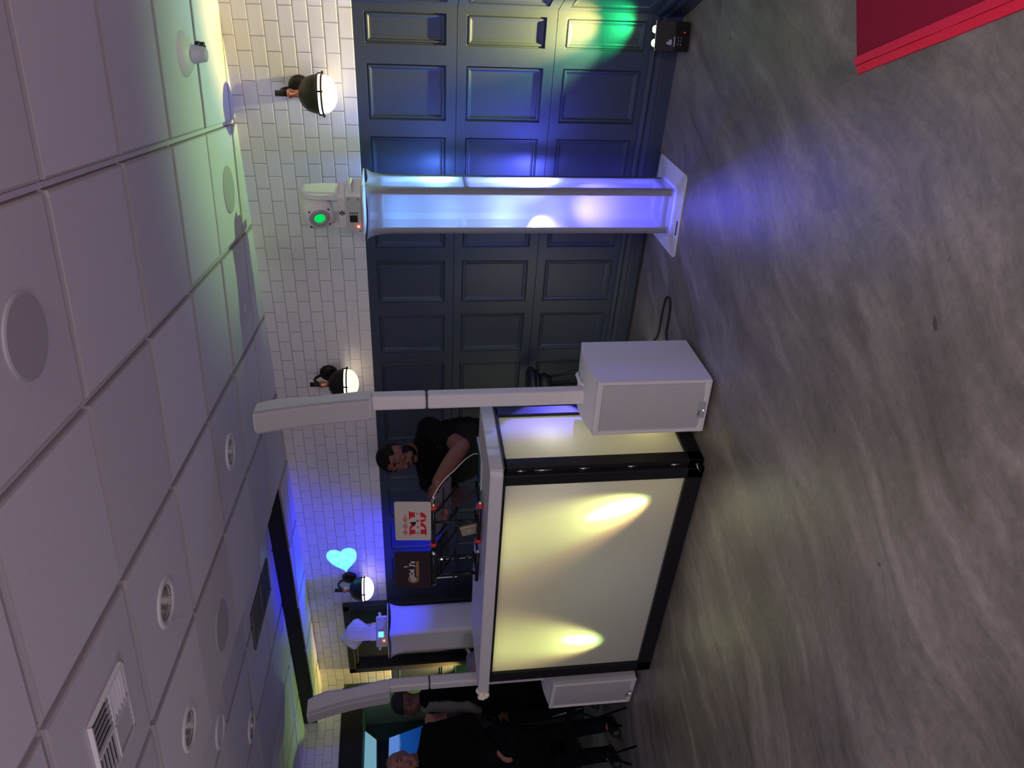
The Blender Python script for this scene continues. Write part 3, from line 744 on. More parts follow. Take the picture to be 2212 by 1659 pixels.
# ------------------------------------------------------------------ ceiling fittings
def disc(c, rad, z, label):
    m = MB(); m.lathe([(0, -.006), (rad-.006, -.006), (rad, -.003), (rad, .006)], (c[0], c[1], z), None, 48, smooth=False)
    tag(m.build('ceiling_speaker', pm('grey_disc_grille', (.46, .45, .48, 1), .7, bump=(900, .2))), label, 'ceiling speaker', 'round flush speakers in the ceiling')
disc((-1.07, 1.70), .110, HC-.016, 'large round grey ceiling disc nearest the camera')
disc((-1.652, 4.057), .122, HC-.016, 'round grey ceiling disc above the glowing column')
disc((-3.175, 2.425), .122, HC-.016, 'round grey ceiling disc between the recessed downlights')
m = MB(); m.lathe([(0, -.004), (.035, -.004), (.038, 0), (.038, .006)], (-2.34, 3.985, HC-.015), None, 24)
tag(m.build('round_ceiling_plate', GRIDM), 'tiny white round cap on a ceiling board near the back wall', 'ceiling cap')
def downlight(c, z, label, rad=.098):
    r = empty('downlight', (c[0], c[1], z), label, 'ceiling light', 'recessed downlights')
    m = MB(); m.lathe([(rad*.68, .004), (rad*.69, -.008), (rad*.84, -.013), (rad*.97, -.009), (rad, 0)], (c[0], c[1], z-.0125), None, 40); m.build('trim_ring', WHITE, r)
    m = MB(); m.lathe([(rad*.685, -.008), (rad*.68, .02), (rad*.62, .05), (rad*.50, .085), (rad*.42, .11), (0, .112)], (c[0], c[1], z-.010), None, 32); m.build('reflector', pm('polished_reflector', (.75, .72, .66, 1), .28, 1), r)
    return r
downlight((-2.405, 1.957), HC, 'recessed downlight with a bright ring in the middle of the ceiling')
downlight((-3.02, 1.82), HC, 'recessed downlight nearest the square vent')
downlight((-2.685, 3.125), HC, 'small far recessed downlight nearest the top of the tall white speaker')
downlight((-3.97, 2.36), H2, 'recessed downlight half cut off by the ceiling step')
downlight((-4.70, 2.80), H2, 'farthest recessed downlight on the raised ceiling')
# the holes: boards behind the reflectors are not cut, so the cups hang in a shallow recess
# square diffuser
vc = Vector((-2.255, 1.385, HC)); va = ROT
r = empty('air_vent', tuple(vc), 'square white four-way air vent in the ceiling at the left', 'vent', None, va)
T = WM[r.name]; m = MB(); m.T = T
m.box((0, 0, -.016), (.255, .255, .002)); m.build('dark_back', BLACK, r)
m = MB(); m.T = T
for k in range(5):
    o = .018+k*.022
    for q in range(4):
        a = q*pi/2; ca, sa = cos(a), sin(a)
        if (q+0) % 2 == 0: c = (ca*0+(.06)*ca, .06*sa)
        cx, cy = (.062*(1 if q in (0, 3) else -1), .062*(1 if q in (0, 1) else -1))
        R = Matrix.Rotation(a, 3, 'Z') @ Matrix.Rotation(radians(-58), 3, 'X')
        off = Matrix.Rotation(a, 3, 'Z') @ Vector((0, -.062+o-.004, 0))
        m.box((cx+off.x, cy+off.y, -.026), (.122, .010, .0015), R=R)
for q in range(4):
    a = q*pi/2; v = Matrix.Rotation(a, 3, 'Z') @ Vector((0, .128, 0)); m.box((v.x, v.y, -.024), (.262, .006, .014), rz=a)
m.box((0, 0, -.025), (.005, .25, .016)); m.box((0, 0, -.025), (.25, .005, .016))
m.build('louvres', WHITE, r)
# long slotted vent in the raised ceiling
def slot_vent(pts, z, label):
    c = sum((Vector((*p, 0)) for p in pts), Vector())/4
    r = empty('air_vent', (c.x, c.y, z), label, 'vent')
    m = MB(); m.prism(pts, lambda x, y: (x, y, z-.020), lambda x, y: (x, y, z-.014)); m.build('dark_back', BLACK, r)
    P = [Vector((*p, z-.024)) for p in pts]; m = MB()
    for k in range(11):
        t = k/10; a = P[0].lerp(P[1], t); b = P[3].lerp(P[2], t); m.tube([a, b], .003, 4)
    for t in (0, .5, 1): m.tube([P[0].lerp(P[3], t), P[1].lerp(P[2], t)], .006, 4)
    m.build('slats', pm('dark_slats', (.20, .20, .22, 1), .6), r)
def gp(i, j): return g2w(GX0-i*GB, GY0+j*GA)
slot_vent([(-4.327, 3.86), (-4.60, 3.79), (-4.45, 3.19), (-4.185, 3.26)], H2, 'long dark slotted air vent beside the black fascia')
slot_vent([(-3.60, 1.75), (-3.86, 1.68), (-3.76, 1.28), (-3.50, 1.34)], H2, 'dark slotted air vent on the raised ceiling at the frame edge')
# sprinkler / heat detector
r = empty('smoke_detector', (-.873, 3.64, HC-.010), 'white cone-shaped ceiling detector above the corner wall', 'detector')
R = Matrix.Rotation(pi, 3, 'X')
m = MB(); m.lathe([(.095, -.004), (.093, .014), (.066, .034), (.042, .044), (0, .045)], (-.873, 3.64, HC-.010), R, 32); m.build('base', WHITE, r)
m = MB(); m.lathe([(.040, .038), (.034, .075), (.030, .098), (.022, .104), (0, .105)], (-.873, 3.64, HC-.010), R, 32); bo = m.build('body', pm('grey_white_plastic', (.6, .6, .68, 1), .5), r)
m = MB()
for k in range(10):
    a = 2*pi*k/10
    for dz in (.066, .086):
        rr = .0355 if dz < .07 else .0325
        m.box((-.872+rr*cos(a), 3.70+rr*sin(a), HC-dz), (.006, .013, .014), rz=a)
m.build('cage_pattern', BLACK, bo)

# ------------------------------------------------------------------ red carpet
cr = empty('red_carpet', (-.45, 2.35, 0), 'crimson carpet runner with bright red edge bands on the floor', 'carpet')
K0 = Vector((-.628, 2.602, 0)); ka = (Vector((-.302, 1.954, 0))-K0).normalized(); kb = (Vector((-.418, 2.748, 0))-K0); kb.normalize()
def carpet_slab(a0, a1, b0, b1, z0, z1, name, mat, rag=0):
    m = MB(); n = 60; top = []; 
    pts = []
    for i in range(n+1): pts.append((a0+(a1-a0)*i/n, b0+rag*(sin(i*1.9)+sin(i*.73))*.5))
    for i in range(n, -1, -1): pts.append((a0+(a1-a0)*i/n, b1))
    m.prism(pts, lambda a, b: tuple(K0+ka*a+kb*b+Vector((0, 0, z0))), lambda a, b: tuple(K0+ka*a+kb*b+Vector((0, 0, z1)))); return m.build(name, mat, cr)
carpet_slab(.0, 4.6, .055, 1.3, .001, .006, 'pile', pm('crimson_pile', (.32, .006, .040, 1), .9, bump=(500, .7), var=.25))
carpet_slab(-.008, 4.6, .031, .060, .002, .010, 'edge_band', pm('red_band_inner', (.86, .022, .085, 1), .6, bump=(200, .4), var=.12), .0012)
carpet_slab(.004, 4.6, .0, .029, .001, .008, 'edge_band', pm('red_band_outer', (.93, .02, .065, 1), .55, bump=(200, .3)), .0012)

# ------------------------------------------------------------------ cables
def spline(pts, k=10):
    P = [Vector(p) for p in pts]; out = []
    for i in range(len(P)-1):
        a = P[max(i-1, 0)]; b = P[i]; c = P[i+1]; d = P[min(i+2, len(P)-1)]
        for j in range(k):
            t = j/k; out.append(.5*((2*b)+(c-a)*t+(2*a-5*b+4*c-d)*t*t+(3*b-a-3*c+d)*t**3))
    return out+[P[-1]]
def cable(pts, r, name, mat, label, k=10):
    m = MB(); m.tube(spline(pts, k), r, 8); return tag(m.build(name, mat), label, 'cable')
z = .008
cable([(-1.70, 4.40, z), (-1.85, 4.462, z), (-2.10, 4.475, z), (-2.29, 4.466, z), (-2.45, 4.474, z), (-2.65, 4.464, z), (-2.80, 4.474, z), (-2.95, 4.47, z), (-3.2, 4.46, z), (-3.6, 4.45, z)], .007, 'power_cable', RUBBER, 'black cable lying along the foot of the back wall')
cable([(-2.62, 3.98, z), (-2.54, 3.92, z), (-2.40, 3.925, z), (-2.284, 3.915, z), (-2.242, 3.885, z), (-2.245, 3.835, z), (-2.30, 3.812, z), (-2.38, 3.803, z), (-2.46, 3.785, z), (-2.6, 3.62, z), (-2.60, 3.5, z)], .006, 'speaker_cable', RUBBER, 'black cable looping on the floor behind the subwoofer')

# ------------------------------------------------------------------ uplight box in the corner
ub = empty('uplight_box', (-.885, 4.365, 0), 'small black slanted uplight box on the floor in the right corner', 'floor light', None, radians(14)); T = WM[ub.name]
m = MB(); m.T = T
pf = [(-.045, .012), (.050, .030), (.062, .20), (-.075, .20), (-.078, .05)]
m.prism([(-.055, .010), (.050, .010), (.062, .085), (.060, .180), (-.078, .206), (-.082, .10)], lambda y, z: (-.074, y, z), lambda y, z: (.074, y, z))
bmesh.ops.bevel(m.bm, geom=m.bm.edges[:], offset=.004, segments=2, affect='EDGES'); m._done(-1, False)
m.build('housing', BLKM, ub)
for k in range(2):
    m = MB(); m.T = T; m.lathe([(0, .012), (.014, .010), (.020, 0)], (-.034+.068*k, -.03, .199), None, 16); m.build('lens', emat('warm_lens', (.9, 1, .45), 9), ub)
m = MB(); m.T = T; m.box((0, -.068, .2045), (.148, .006, .004)); m.build('lit_rim', pm('pale_rim', (.8, .8, .7, 1), .4), ub)
m = MB(); m.T = T; R = Matrix.Rotation(radians(2), 3, 'X')
m.box((-.030, -.0825, .125), (.026, .002, .016)); m.box((-.034, -.0825, .140), (.012, .002, .010)); m.box((-.026, -.0825, .102), (.050, .002, .005))
for k in range(3): m.box((-.040+.016*k, -.0825, .082-.004*(k % 2)), (.010, .002, .002)); m.box((-.040+.016*k, -.0815, .066), (.008, .002, .002))
m.build('panel_marks', pm('pale_print', (.5, .5, .75, 1), .5), ub)
m = MB(); m.T = T; m.ball((.02, -.072, .045), .004); m.build('indicator', emat('dull_red', (1, .1, .1), .5), ub)

# ------------------------------------------------------------------ stool behind the speaker
st = empty('round_stool', (-3.16, 4.28, 0), 'dark padded stool seat behind the speaker pole', 'stool')
m = MB(); m.lathe([(0, .745), (.11, .743), (.125, .733), (.128, .715), (.12, .703), (0, .70)], (-3.16, 4.28, 0), None, 32); m.build('seat', pm('dark_vinyl', (.012, .012, .02, 1), .35), st)
m = MB(); m.lathe([(0, .697), (.10, .697), (.105, .685), (.10, .673), (0, .67)], (-3.16, 4.28, 0)); m.lathe([(0, .667), (.07, .667), (.082, .62), (.055, .58), (0, .58)], (-3.16, 4.28, 0)); m.build('seat_base', BLACK, st)
for k in range(4):
    a = pi/4+k*pi/2; m = MB(); m.tube([(-3.16+.05*cos(a), 4.28+.05*sin(a), .60), (-3.16+.15*cos(a), 4.28+.15*sin(a), .004)], .011); m.build('leg', BLACK, st)

# ------------------------------------------------------------------ things on the booth shelf
ZS = SZ1
def lap_stand(x0, x1, y, label, rings, mid, posts):
    r = empty('laptop_stand', ((x0+x1)/2, y, ZS), label, 'laptop stand', 'laptop stands on the booth shelf')
    zt, zb = 1.452, ZS+.020
    m = MB(); m.tube([(x0, y, zt), (x1, y, zt)], .0125, 12); m.build('top_bar', BLKM, r)
    m = MB(); m.tube([(x0+.01, y, zb), (x1-.005, y, zb)], .0125, 12); m.build('base_bar', BLKM, r)
    for x in ((x0+.012, x1-.012)):
        if rings:
            for z in (zt, zb):
                xx = x if z == zt else (x+(.012 if x < mid else -.006))
                m = MB(); m.cyl((xx-.013, y, z), (xx+.013, y, z), .0185, n=20); m.build('grip_ring', RED, r)
    for q in ((x1+.004, y, zt), (x1, y, zb))+(() if rings else ((x0-.002, y, zt),)):
        m = MB(); m.ball(q, .0138); m.build('end_ball', CHROME, r)
    for p in posts:
        m = MB(); m.tube([(p, y+.005, zb), (p, y+.012, (zt+zb)/2-.02)], .0105, 10); m.tube([(p, y+.012, (zt+zb)/2-.04), (p, y+.014, zt)], .0065, 10); m.build('post', BLKM, r)
    for sx in (-1, 1):   # arms that carry the laptop and feet towards the back
        xx = mid+sx*.10
        m = MB(); m.tube([(xx, y, zt-.004), (xx, y+.03, zt-.034), (xx, y+.20, zt-.143), (xx, y+.235, zt-.150)], .007, 8); m.build('arm', BLKM, r)
        m = MB(); m.tube([(xx, y, zb), (xx+sx*.02, y+.22, zb)], .008, 8); m.build('arm', BLKM, r)
    return r
YS = 3.10
s1 = lap_stand(-3.445, -3.118, YS, 'black tube laptop stand with red rubber rings under the white laptop', True, -3.28, [-3.268])
s2 = lap_stand(-3.790, -3.520, YS, 'black tube laptop stand with chrome ends under the dark laptop', False, -3.655, [-3.565, -3.72])
m = MB()
for k, (zz, l) in enumerate(((1.42, .006), (1.40, .012), (1.37, .018), (1.34, .014), (1.28, .045), (1.235, .02))): m.box((-3.5635, YS-.008, zz), (.004, .002, l*.8))
for (zz, l) in ((1.385, .095), (1.318, .016)): m.box((-3.728, YS-.009, zz), (.009, .002, l))
m.build('label_strip', pm('silver_label', (.6, .6, .58, 1), .4), s2)
m = MB(); m.ball((-3.5635, YS-.008, 1.405), .0045); m.build('indicator', emat('blue_white_led', (.35, .55, 1), 9), s2)

def rect_round(w, h, r=.012, n=4):
    o = []
    for cx, cy, a0 in ((1, 1, 0), (-1, 1, 90), (-1, -1, 180), (1, -1, 270)):
        for k in range(n+1): a = radians(a0+90*k/n); o.append((cx*(w/2-r)+r*cos(a), cy*(h/2-r)+r*sin(a)))
    return o
def laptop(cx, y, zh, w, h, d, rz, lean, label, lidmat, basemat):
    """open laptop whose lid back faces the camera; base slopes down behind it"""
    r = empty('laptop', (cx, y, zh), label, 'laptop', None, rz); T = WM[r.name]
    L = T @ Matrix.Rotation(lean, 4, 'X')
    m = MB(); m.T = L; m.prism(rect_round(w, h), lambda a, b: (a, 0, b+h/2), lambda a, b: (a, .006, b+h/2)); lid = m.build('lid', lidmat, r)
    B = T @ Matrix.Translation((0, .012, -.004)) @ Matrix.Rotation(radians(-31), 4, 'X')
    m = MB(); m.T = B; m.prism(rect_round(w, d), lambda a, b: (a, b+d/2, -.008), lambda a, b: (a, b+d/2, .006)); bs = m.build('base', basemat, r)
    
    for py_ in (d/2+.01, .02):
        m = MB(); m.T = B; m.box((0, py_, -.0095), (w*.93, .012, .004)); m.build('rubber_strip', RUBBER, bs)
    
    for py_, pl_ in ((.035, .030), (.075, .012)):
        m = MB(); m.T = B; m.box((w/2, py_, -.001), (.003, pl_, .007)); m.build('port', BLACK, bs)
    m = MB(); m.T = B; m.box((0, d*.42, .0068), (w*.88, d*.42, .002)); m.build('keyboard', BLACK, bs)
    m = MB(); m.T = L; m.box((0, .0068, h/2), (w*.95, .0012, h*.9)); m.build('display', pm('dark_glass', (.01, .01, .012, 1), .1), lid)
    return r, L, lid
ALU = pm('pale_laptop_shell', (.66, .62, .55, 1), .4, .1)
l1, L1, lid1 = laptop(-3.240, YS-.008, 1.466, .325, .205, .225, radians(-3), radians(-4), 'pale laptop with big red letters and a red waveform on its lid', ALU, pm('grey_laptop_base', (.30, .30, .31, 1), .4, .5))
REDP = pm('red_vinyl', (.62, .02, .03, 1), .45); MARK = BLACK
def lid_poly(m, L, pts, t=.0008, y=-.0003):
    m.T = L; m.prism(pts, lambda a, b: (a, y, b), lambda a, b: (a, y-t, b)); m.T = Matrix.Identity(4)
def arc(cx, cy, r, a0, a1, n=10, ry=None):
    ry = ry or r; return [(cx+r*cos(radians(a0+(a1-a0)*k/n)), cy+ry*sin(radians(a0+(a1-a0)*k/n))) for k in range(n+1)]
# big split slab-serif letters: upper halves, a gap for the small word, lower halves
m = MB(); zt, z1_, z2_, zb = .124, .091, .060, .026
xD, xJ = -.116, .004; k = 1.22
lid_poly(m, L1, [(xD, zt), (xD, zt-.006), (xD+.010, zt-.010), (xD+.010, z1_), (xD+.048, z1_), (xD+.048, zt)])
lid_poly(m, L1, arc(xD+.048, z1_, .062, 90, 0, 8, zt-z1_)+[(xD+.082, z1_)]+arc(xD+.050, z1_, .030, 0, 85, 6, .022))
lid_poly(m, L1, [(xD, zb), (xD, zb+.006), (xD+.010, zb+.010), (xD+.010, z2_), (xD+.048, z2_), (xD+.048, zb)])
lid_poly(m, L1, arc(xD+.048, z2_, .062, -90, 0, 8, z2_-zb)+[(xD+.082, z2_)]+arc(xD+.050, z2_, .030, 0, -85, 6, .024))
lid_poly(m, L1, [(xJ+.018, zt), (xJ+.088, zt), (xJ+.088, zt-.006), (xJ+.077, zt-.010), (xJ+.077, z1_), (xJ+.036, z1_), (xJ+.036, zt-.010), (xJ+.018, zt-.006)])
lid_poly(m, L1, [(xJ+.077, z2_), (xJ+.038, z2_)]+arc(xJ+.026, z2_, .012, 0, -80, 5, .024)+arc(xJ+.030, z2_-.002, .047, -95, 0, 8, z2_-zb-.003))
lid_poly(m, L1, [(xJ-.006, z2_), (xJ+.014, z2_), (xJ+.016, z2_-.012), (xJ+.022, zb+.001), (xJ+.006, zb+.006), (xJ-.005, z2_-.016)])
RL = (L1.to_3x3() @ basis((1, 0, 0), (0, 0, 1)))
for ch, xx in (('D', -.104), ('A', -.052), ('M', .000), ('E', .066)):
    text_faces(m, ch, RL, L1 @ Vector((xx, -.0003, .0675)), .0165, bold=.02)
m.build('lettering', REDP, lid1)
m = MB()   # waveform
lid_poly(m, L1, [(-.115, .1456), (.067, .1456), (.067, .1468), (-.115, .1468)])
for k in range(46):
    x = -.113+k*.0039; t = (k*.0039); hgt = .002+.018*abs(sin(k*1.7))*abs(sin(k*.21+.6))**2+(.004 if k % 5 == 0 else 0)
    lid_poly(m, L1, [(x-.0009, .1462-hgt), (x+.0009, .1462-hgt), (x+.0009, .1462+hgt), (x-.0009, .1462+hgt)])
m.build('waveform', pm('pale_red_print', (.62, .16, .14, 1), .5), lid1)
m = MB(); o = []
for k in range(24):
    a = 2*pi*k/24; rr = .0165*(1-.10*max(0, cos(a-pi/2))**8-.06*max(0, cos(a+pi/2))**6)
    x = rr*cos(a)*.95; z = rr*sin(a)
    if x > .0105 and abs(z-.003) < .009: x = .0105-.004*(1-abs(z-.003)/.009)
    o.append((-.010+x, .1010+z))
lid_poly(m, L1, o, .0014); lid_poly(m, L1, [(-.009, .119), (-.005, .1195), (-.002, .1255), (-.007, .1235)], .0014)
m.build('fruit_mark', MARK, lid1)
DARKL = pm('dark_maroon_shell', (.030, .016, .024, 1), .4)
l2, L2, lid2 = laptop(-3.655, YS-.008, 1.470, .290, .215, .21, radians(6), radians(-4), 'dark maroon laptop with a gold headphone emblem on its lid', DARKL, BLACK)
RL2 = (L2.to_3x3() @ basis((1, 0, 0), (0, 0, 1))); m = MB()
w = text_faces(m, '3Dd', RL2, L2 @ Vector((-.060, -.0003, .098)), .030, bold=.03, spacing=.98)
lid_poly(m, L2, [(.030, .092), (.036, .092), (.044, .100), (.044, .128), (.036, .128), (.036, .103), (.030, .099)])
text_faces(m, "'s", RL2, L2 @ Vector((.050, -.0003, .094)), .034, bold=.03)
m.build('lettering', pm('pale_vinyl', (.66, .66, .62, 1), .4), lid2)
m = MB(); lid_poly(m, L2, [(-.050, .070), (.072, .070), (.072, .088), (-.050, .088)]); 
lid_poly(m, L2, [(x, z) for x, z in arc(-.070, .104, .034, 60, 300, 14)]+[(x, z) for x, z in arc(-.066, .104, .024, 300, 60, 14)])
m.build('gold_emblem', pm('gold_vinyl', (.48, .27, .10, 1), .35, .5), lid2)
m = MB(); lid_poly(m, L2, [(.026, .134), (.036, .134), (.034, .150), (.031, .158), (.028, .150)]); m.ball(L2 @ Vector((.031, -.002, .153)), .007)
lid_poly(m, L2, [(x, z) for x, z in arc(-.070, .104, .020, 0, 360, 16)][:-1])
m.build('microphone_mark', pm('grey_vinyl', (.4, .4, .4, 1), .4), lid2)

# power brick leaning on the first stand, with thin leads
pb = empty('power_supply', (-3.38, 3.16, ZS), 'tan metal box on the left of the red-ringed laptop stand', 'power supply'); T = Matrix.Translation((-3.395, 3.165, ZS+.062)) @ Matrix.Rotation(radians(-14), 4, 'Y')
m = MB(); m.T = T; m.box((0, 0, 0), (.075, .022, .118), bev=.004); cs = m.build('case', pm('tan_metal', (.42, .37, .26, 1), .4, .4), pb)
m = MB(); m.T = T; m.box((0, -.0115, .008), (.003, .001, .022)); m.build('case_mark', WHITE, cs)
m = MB(); 
for k in range(3):
    m.tube(spline([(-3.38+.015*k, 3.165, ZS+.115), (-3.33+.02*k, 3.18, ZS+.15), (-3.25+.03*k, 3.2, ZS+.13+.03*k), (-3.14-.02*k, 3.22, ZS+.05), (-3.12-.03*k, 3.24, ZS+.005)]), .0022, 6)
m.tube(spline([(-3.36, 3.165, ZS+.11), (-3.26, 3.19, ZS+.2), (-3.16, 3.2, ZS+.1), (-3.11, 3.2, ZS+.02)]), .0022, 6)
m.build('lead', RUBBER, pb)
# papers, tablet, folders with blue light in their colour, pen
def flat(name, c, d, rz, mat, label, cat, z=ZS, th=.006):
    m = MB(); m.box((c[0], c[1], z+th/2+.0005), (d[0], d[1], th), rz=rz, bev=.001); return tag(m.build(name, mat), label, cat)
flat('tablet', (-3.02, 3.36), (.17, .24), radians(12), pm('slate_tablet', (.02, .045, .06, 1), .25), 'dark slate tablet on the right of the booth shelf', 'tablet', ZS+.010, .009)
flat('notebook', (-3.03, 3.34), (.20, .26), radians(6), pm('pale_paper', (.6, .62, .6, 1), .6), 'pale notebook lying under the tablet', 'notebook', ZS, .009)
flat('notebook', (-3.22, 3.30), (.20, .16), radians(-8), pm('green_cover', (.12, .4, .25, 1), .4), 'green covered notebook behind the red-ringed stand', 'notebook')
flat('folder', (-3.33, 3.385), (.18, .12), 0, pm('blue_lit_cover', (.04, .07, .85, 1), .35), 'folder coloured as if lit blue behind the red-ringed stand', 'folder')  # blue light is painted into the cover colour, next folder too
flat('folder', (-3.62, 3.38), (.16, .13), 0, pm('blue_lit_cover_dim', (.03, .05, .65, 1), .35), 'folder coloured as if lit blue behind the chrome-ended stand', 'folder')
flat('paper_sheet', (-3.83, 3.36), (.22, .16), radians(10), pm('white_paper', (.75, .75, .78, 1), .7), 'white paper sheet left of the laptop stands', 'paper', ZS, .002)
m = MB(); m.cyl((-3.93, 3.33, ZS+.008), (-4.03, 3.41, ZS+.008), .005, n=10); m.cyl((-4.03, 3.41, ZS+.008), (-4.045, 3.422, ZS+.008), .005, .001, n=10)
tag(m.build('pen', BLACK), 'black pen on the paper at the back of the booth shelf', 'pen')
# white charging lead from the laptop to the shelf
P = [(-3.085, YS+.02, 1.447), (-3.060, YS+.01, 1.452), (-3.015, YS+.02, 1.43), (-2.975, YS+.06, 1.385), (-2.950, YS+.10, 1.33), (-2.93, YS+.16, 1.27), (-2.945, YS+.22, 1.22), (-2.955, YS+.24, 1.195), (-2.93, YS+.20, 1.178), (-2.88, YS+.1, 1.176)]
m = MB(); m.tube(spline(P), .0026, 8); m.cyl(P[0], (-3.062, YS+.012, 1.452), .0065, n=10)
tag(m.build('charging_cable', WHITE), 'thin white charging cable running from the pale laptop to the shelf', 'cable')
# mauve shade-like bag
lb = empty('cloth_bag', (-5.40, 3.60, .90), 'mauve grey rounded bag behind the left end of the booth shelf', 'bag')
m = MB(); m.lathe([(0, 1.175), (.055, 1.172), (.078, 1.155), (.09, 1.12), (.095, 1.05), (.09, .90), (0, .90)], (-5.40, 3.60, 0), None, 28); m.build('bag_body', pm('mauve_cloth', (.20, .16, .19, 1), .8, bump=(40, .5)), lb)
m = MB(); m.tube(spline([(-5.47, 3.60, 1.13), (-5.44, 3.60, 1.16), (-5.36, 3.60, 1.16), (-5.33, 3.60, 1.13)]), .006); m.build('handle', pm('mauve_strap', (.15, .12, .15, 1), .8), lb)
m = MB(); m.lathe([(0, 0), (.02, 0), (.02, .88), (0, .88)], (-5.40, 3.60, .01), None, 12); m.lathe([(0, .0), (.15, .0), (.15, .01), (.02, .02)], (-5.40, 3.60, .001), None, 24); m.lathe([(0, .9), (.12, .9), (.12, .88), (0, .88)], (-5.40, 3.60, .0), None, 24)
tag(m.build('pedestal_stand', BLACK), 'black pedestal stand carrying the mauve bag', 'stand')

# ------------------------------------------------------------------ people
def remesh(m, name, mat, vox, par, smooth=4):
    bmesh.ops.recalc_face_normals(m.bm, faces=m.bm.faces[:])
    me = bpy.data.meshes.new(name+'_raw'); m.bm.to_mesh(me); m.bm.free()
    o = bpy.data.objects.new('x', me); COL.objects.link(o)
    a = o.modifiers.new('r', 'REMESH'); a.mode = 'VOXEL'; a.voxel_size = vox; a.use_smooth_shade = True
    b = o.modifiers.new('s', 'SMOOTH'); b.factor = .5; b.iterations = smooth
    dg = bpy.context.evaluated_depsgraph_get(); r = bpy.data.meshes.new_from_object(o.evaluated_get(dg))
    bpy.data.objects.remove(o); bpy.data.meshes.remove(me)
    r.name = name; r.transform(WM[par.name].inverted())
    r.materials.clear(); r.materials.append(mat)
    ob = bpy.data.objects.new(name, r); COL.objects.link(ob); ob.parent = par; WM[ob.name] = WM[par.name]; return ob
def limb(m, a, b, ra, rb, n=None, bulge=0):
    a = Vector(a); b = Vector(b); n = n or max(4, int((b-a).length/min(ra, rb)*2))
    for i in range(n+1):
        t = i/n; m.ball(a.lerp(b, t), ra+(rb-ra)*t+bulge*sin(pi*t), 12)
def hand(m, w, d, nrm, side=1, curl=.5, s=1.0):
    """palm and five separate fingers; d = finger direction, nrm = back of the hand"""
    d = Vector(d).normalized(); nrm = Vector(nrm).normalized(); x = d.cross(nrm).normalized(); nrm = x.cross(d)
    w = Vector(w); R = Matrix((x, d, nrm)).transposed()
    for k in range(5): m.ball(w+d*(.012+.018*k)*s, (.036*s*(.8+.05*k), .016*s, .013*s), 12, R)
    for k, (off, L) in enumerate(((-.030, .062), (-.0105, .074), (.0105, .078), (.030, .070))):
        p = w+d*.086*s+x*off*s*side; a = 0
        dd = d+x*off*side*1.5; dd.normalize()
        for sg in (.42, .32, .26):
            a += curl*.9; v = (dd*cos(a)-nrm*sin(a)); q = p+v*L*s*sg
            limb(m, p, q, .0085*s, .0075*s, 4); p = q
    p = w+d*.03*s+x*.030*s*side; q = p+(d*.6+x*.7*side-nrm*.25).normalized()*.038*s; limb(m, p, q, .011*s, .010*s, 4)
    r_ = q+(d*.9+x*.25*side-nrm*.3).normalized()*.030*s; limb(m, q, r_, .0095*s, .008*s, 4)
def head_frame(c, face, up=(0, 0, 1)):
    y = Vector(face).normalized(); x = y.cross(Vector(up)).normalized(); z = x.cross(y)
    M = Matrix((x, y, z)).transposed().to_4x4(); M.translation = c; return M
def add_head(m, H, s=1.0):
    def e(c, r): m.T = H @ Matrix.Scale(s, 4); m.ball(c, r, 18); m.T = Matrix.Identity(4)
    e((0, -.012, .035), (.076, .095, .086)); e((0, .0, -.01), (.068, .082, .085)); e((0, .022, -.055), (.054, .062, .055))
    e((0, .052, -.098), (.030, .030, .024)); e((.030, .030, -.075), (.03, .045, .03)); e((-.030, .030, -.075), (.03, .045, .03))
    for sx in (1, -1):
        e((sx*.030, .076, .026), (.026, .013, .010)); e((sx*.040, .060, -.028), (.024, .022, .022))
        e((sx*.078, -.004, -.008), (.008, .019, .030)); e((sx*.083, -.012, -.002), (.007, .012, .022)); e((sx*.014, .098, -.036), (.009, .011, .008))
    for k in range(7): e((0, .086+.004*k, .018-.009*k), (.0085+.0008*k,)*3)
    e((0, .092, -.062), (.024, .010, .007)); e((0, .090, -.074), (.021, .010, .008)); e((0, .084, -.050), (.02, .012, .01))
def shell(H, c, r, keep, name, mat, par, n=32, s=1.0):
    b2 = bmesh.new(); bmesh.ops.create_uvsphere(b2, u_segments=n, v_segments=n, radius=1)
    for v in b2.verts: v.co = Vector((v.co.x*r[0]+c[0], v.co.y*r[1]+c[1], v.co.z*r[2]+c[2]))
    bmesh.ops.delete(b2, geom=[v for v in b2.verts if not keep(v.co)], context='VERTS')
    ret = bmesh.ops.solidify(b2, geom=b2.faces[:], thickness=.004)
    b2.transform(H @ Matrix.Scale(s, 4)); m = MB(); me = bpy.data.meshes.new('x'); b2.to_mesh(me); b2.free(); m.bm.from_mesh(me); bpy.data.meshes.remove(me); m._done(0, True)
    return m.build(name, mat, par)
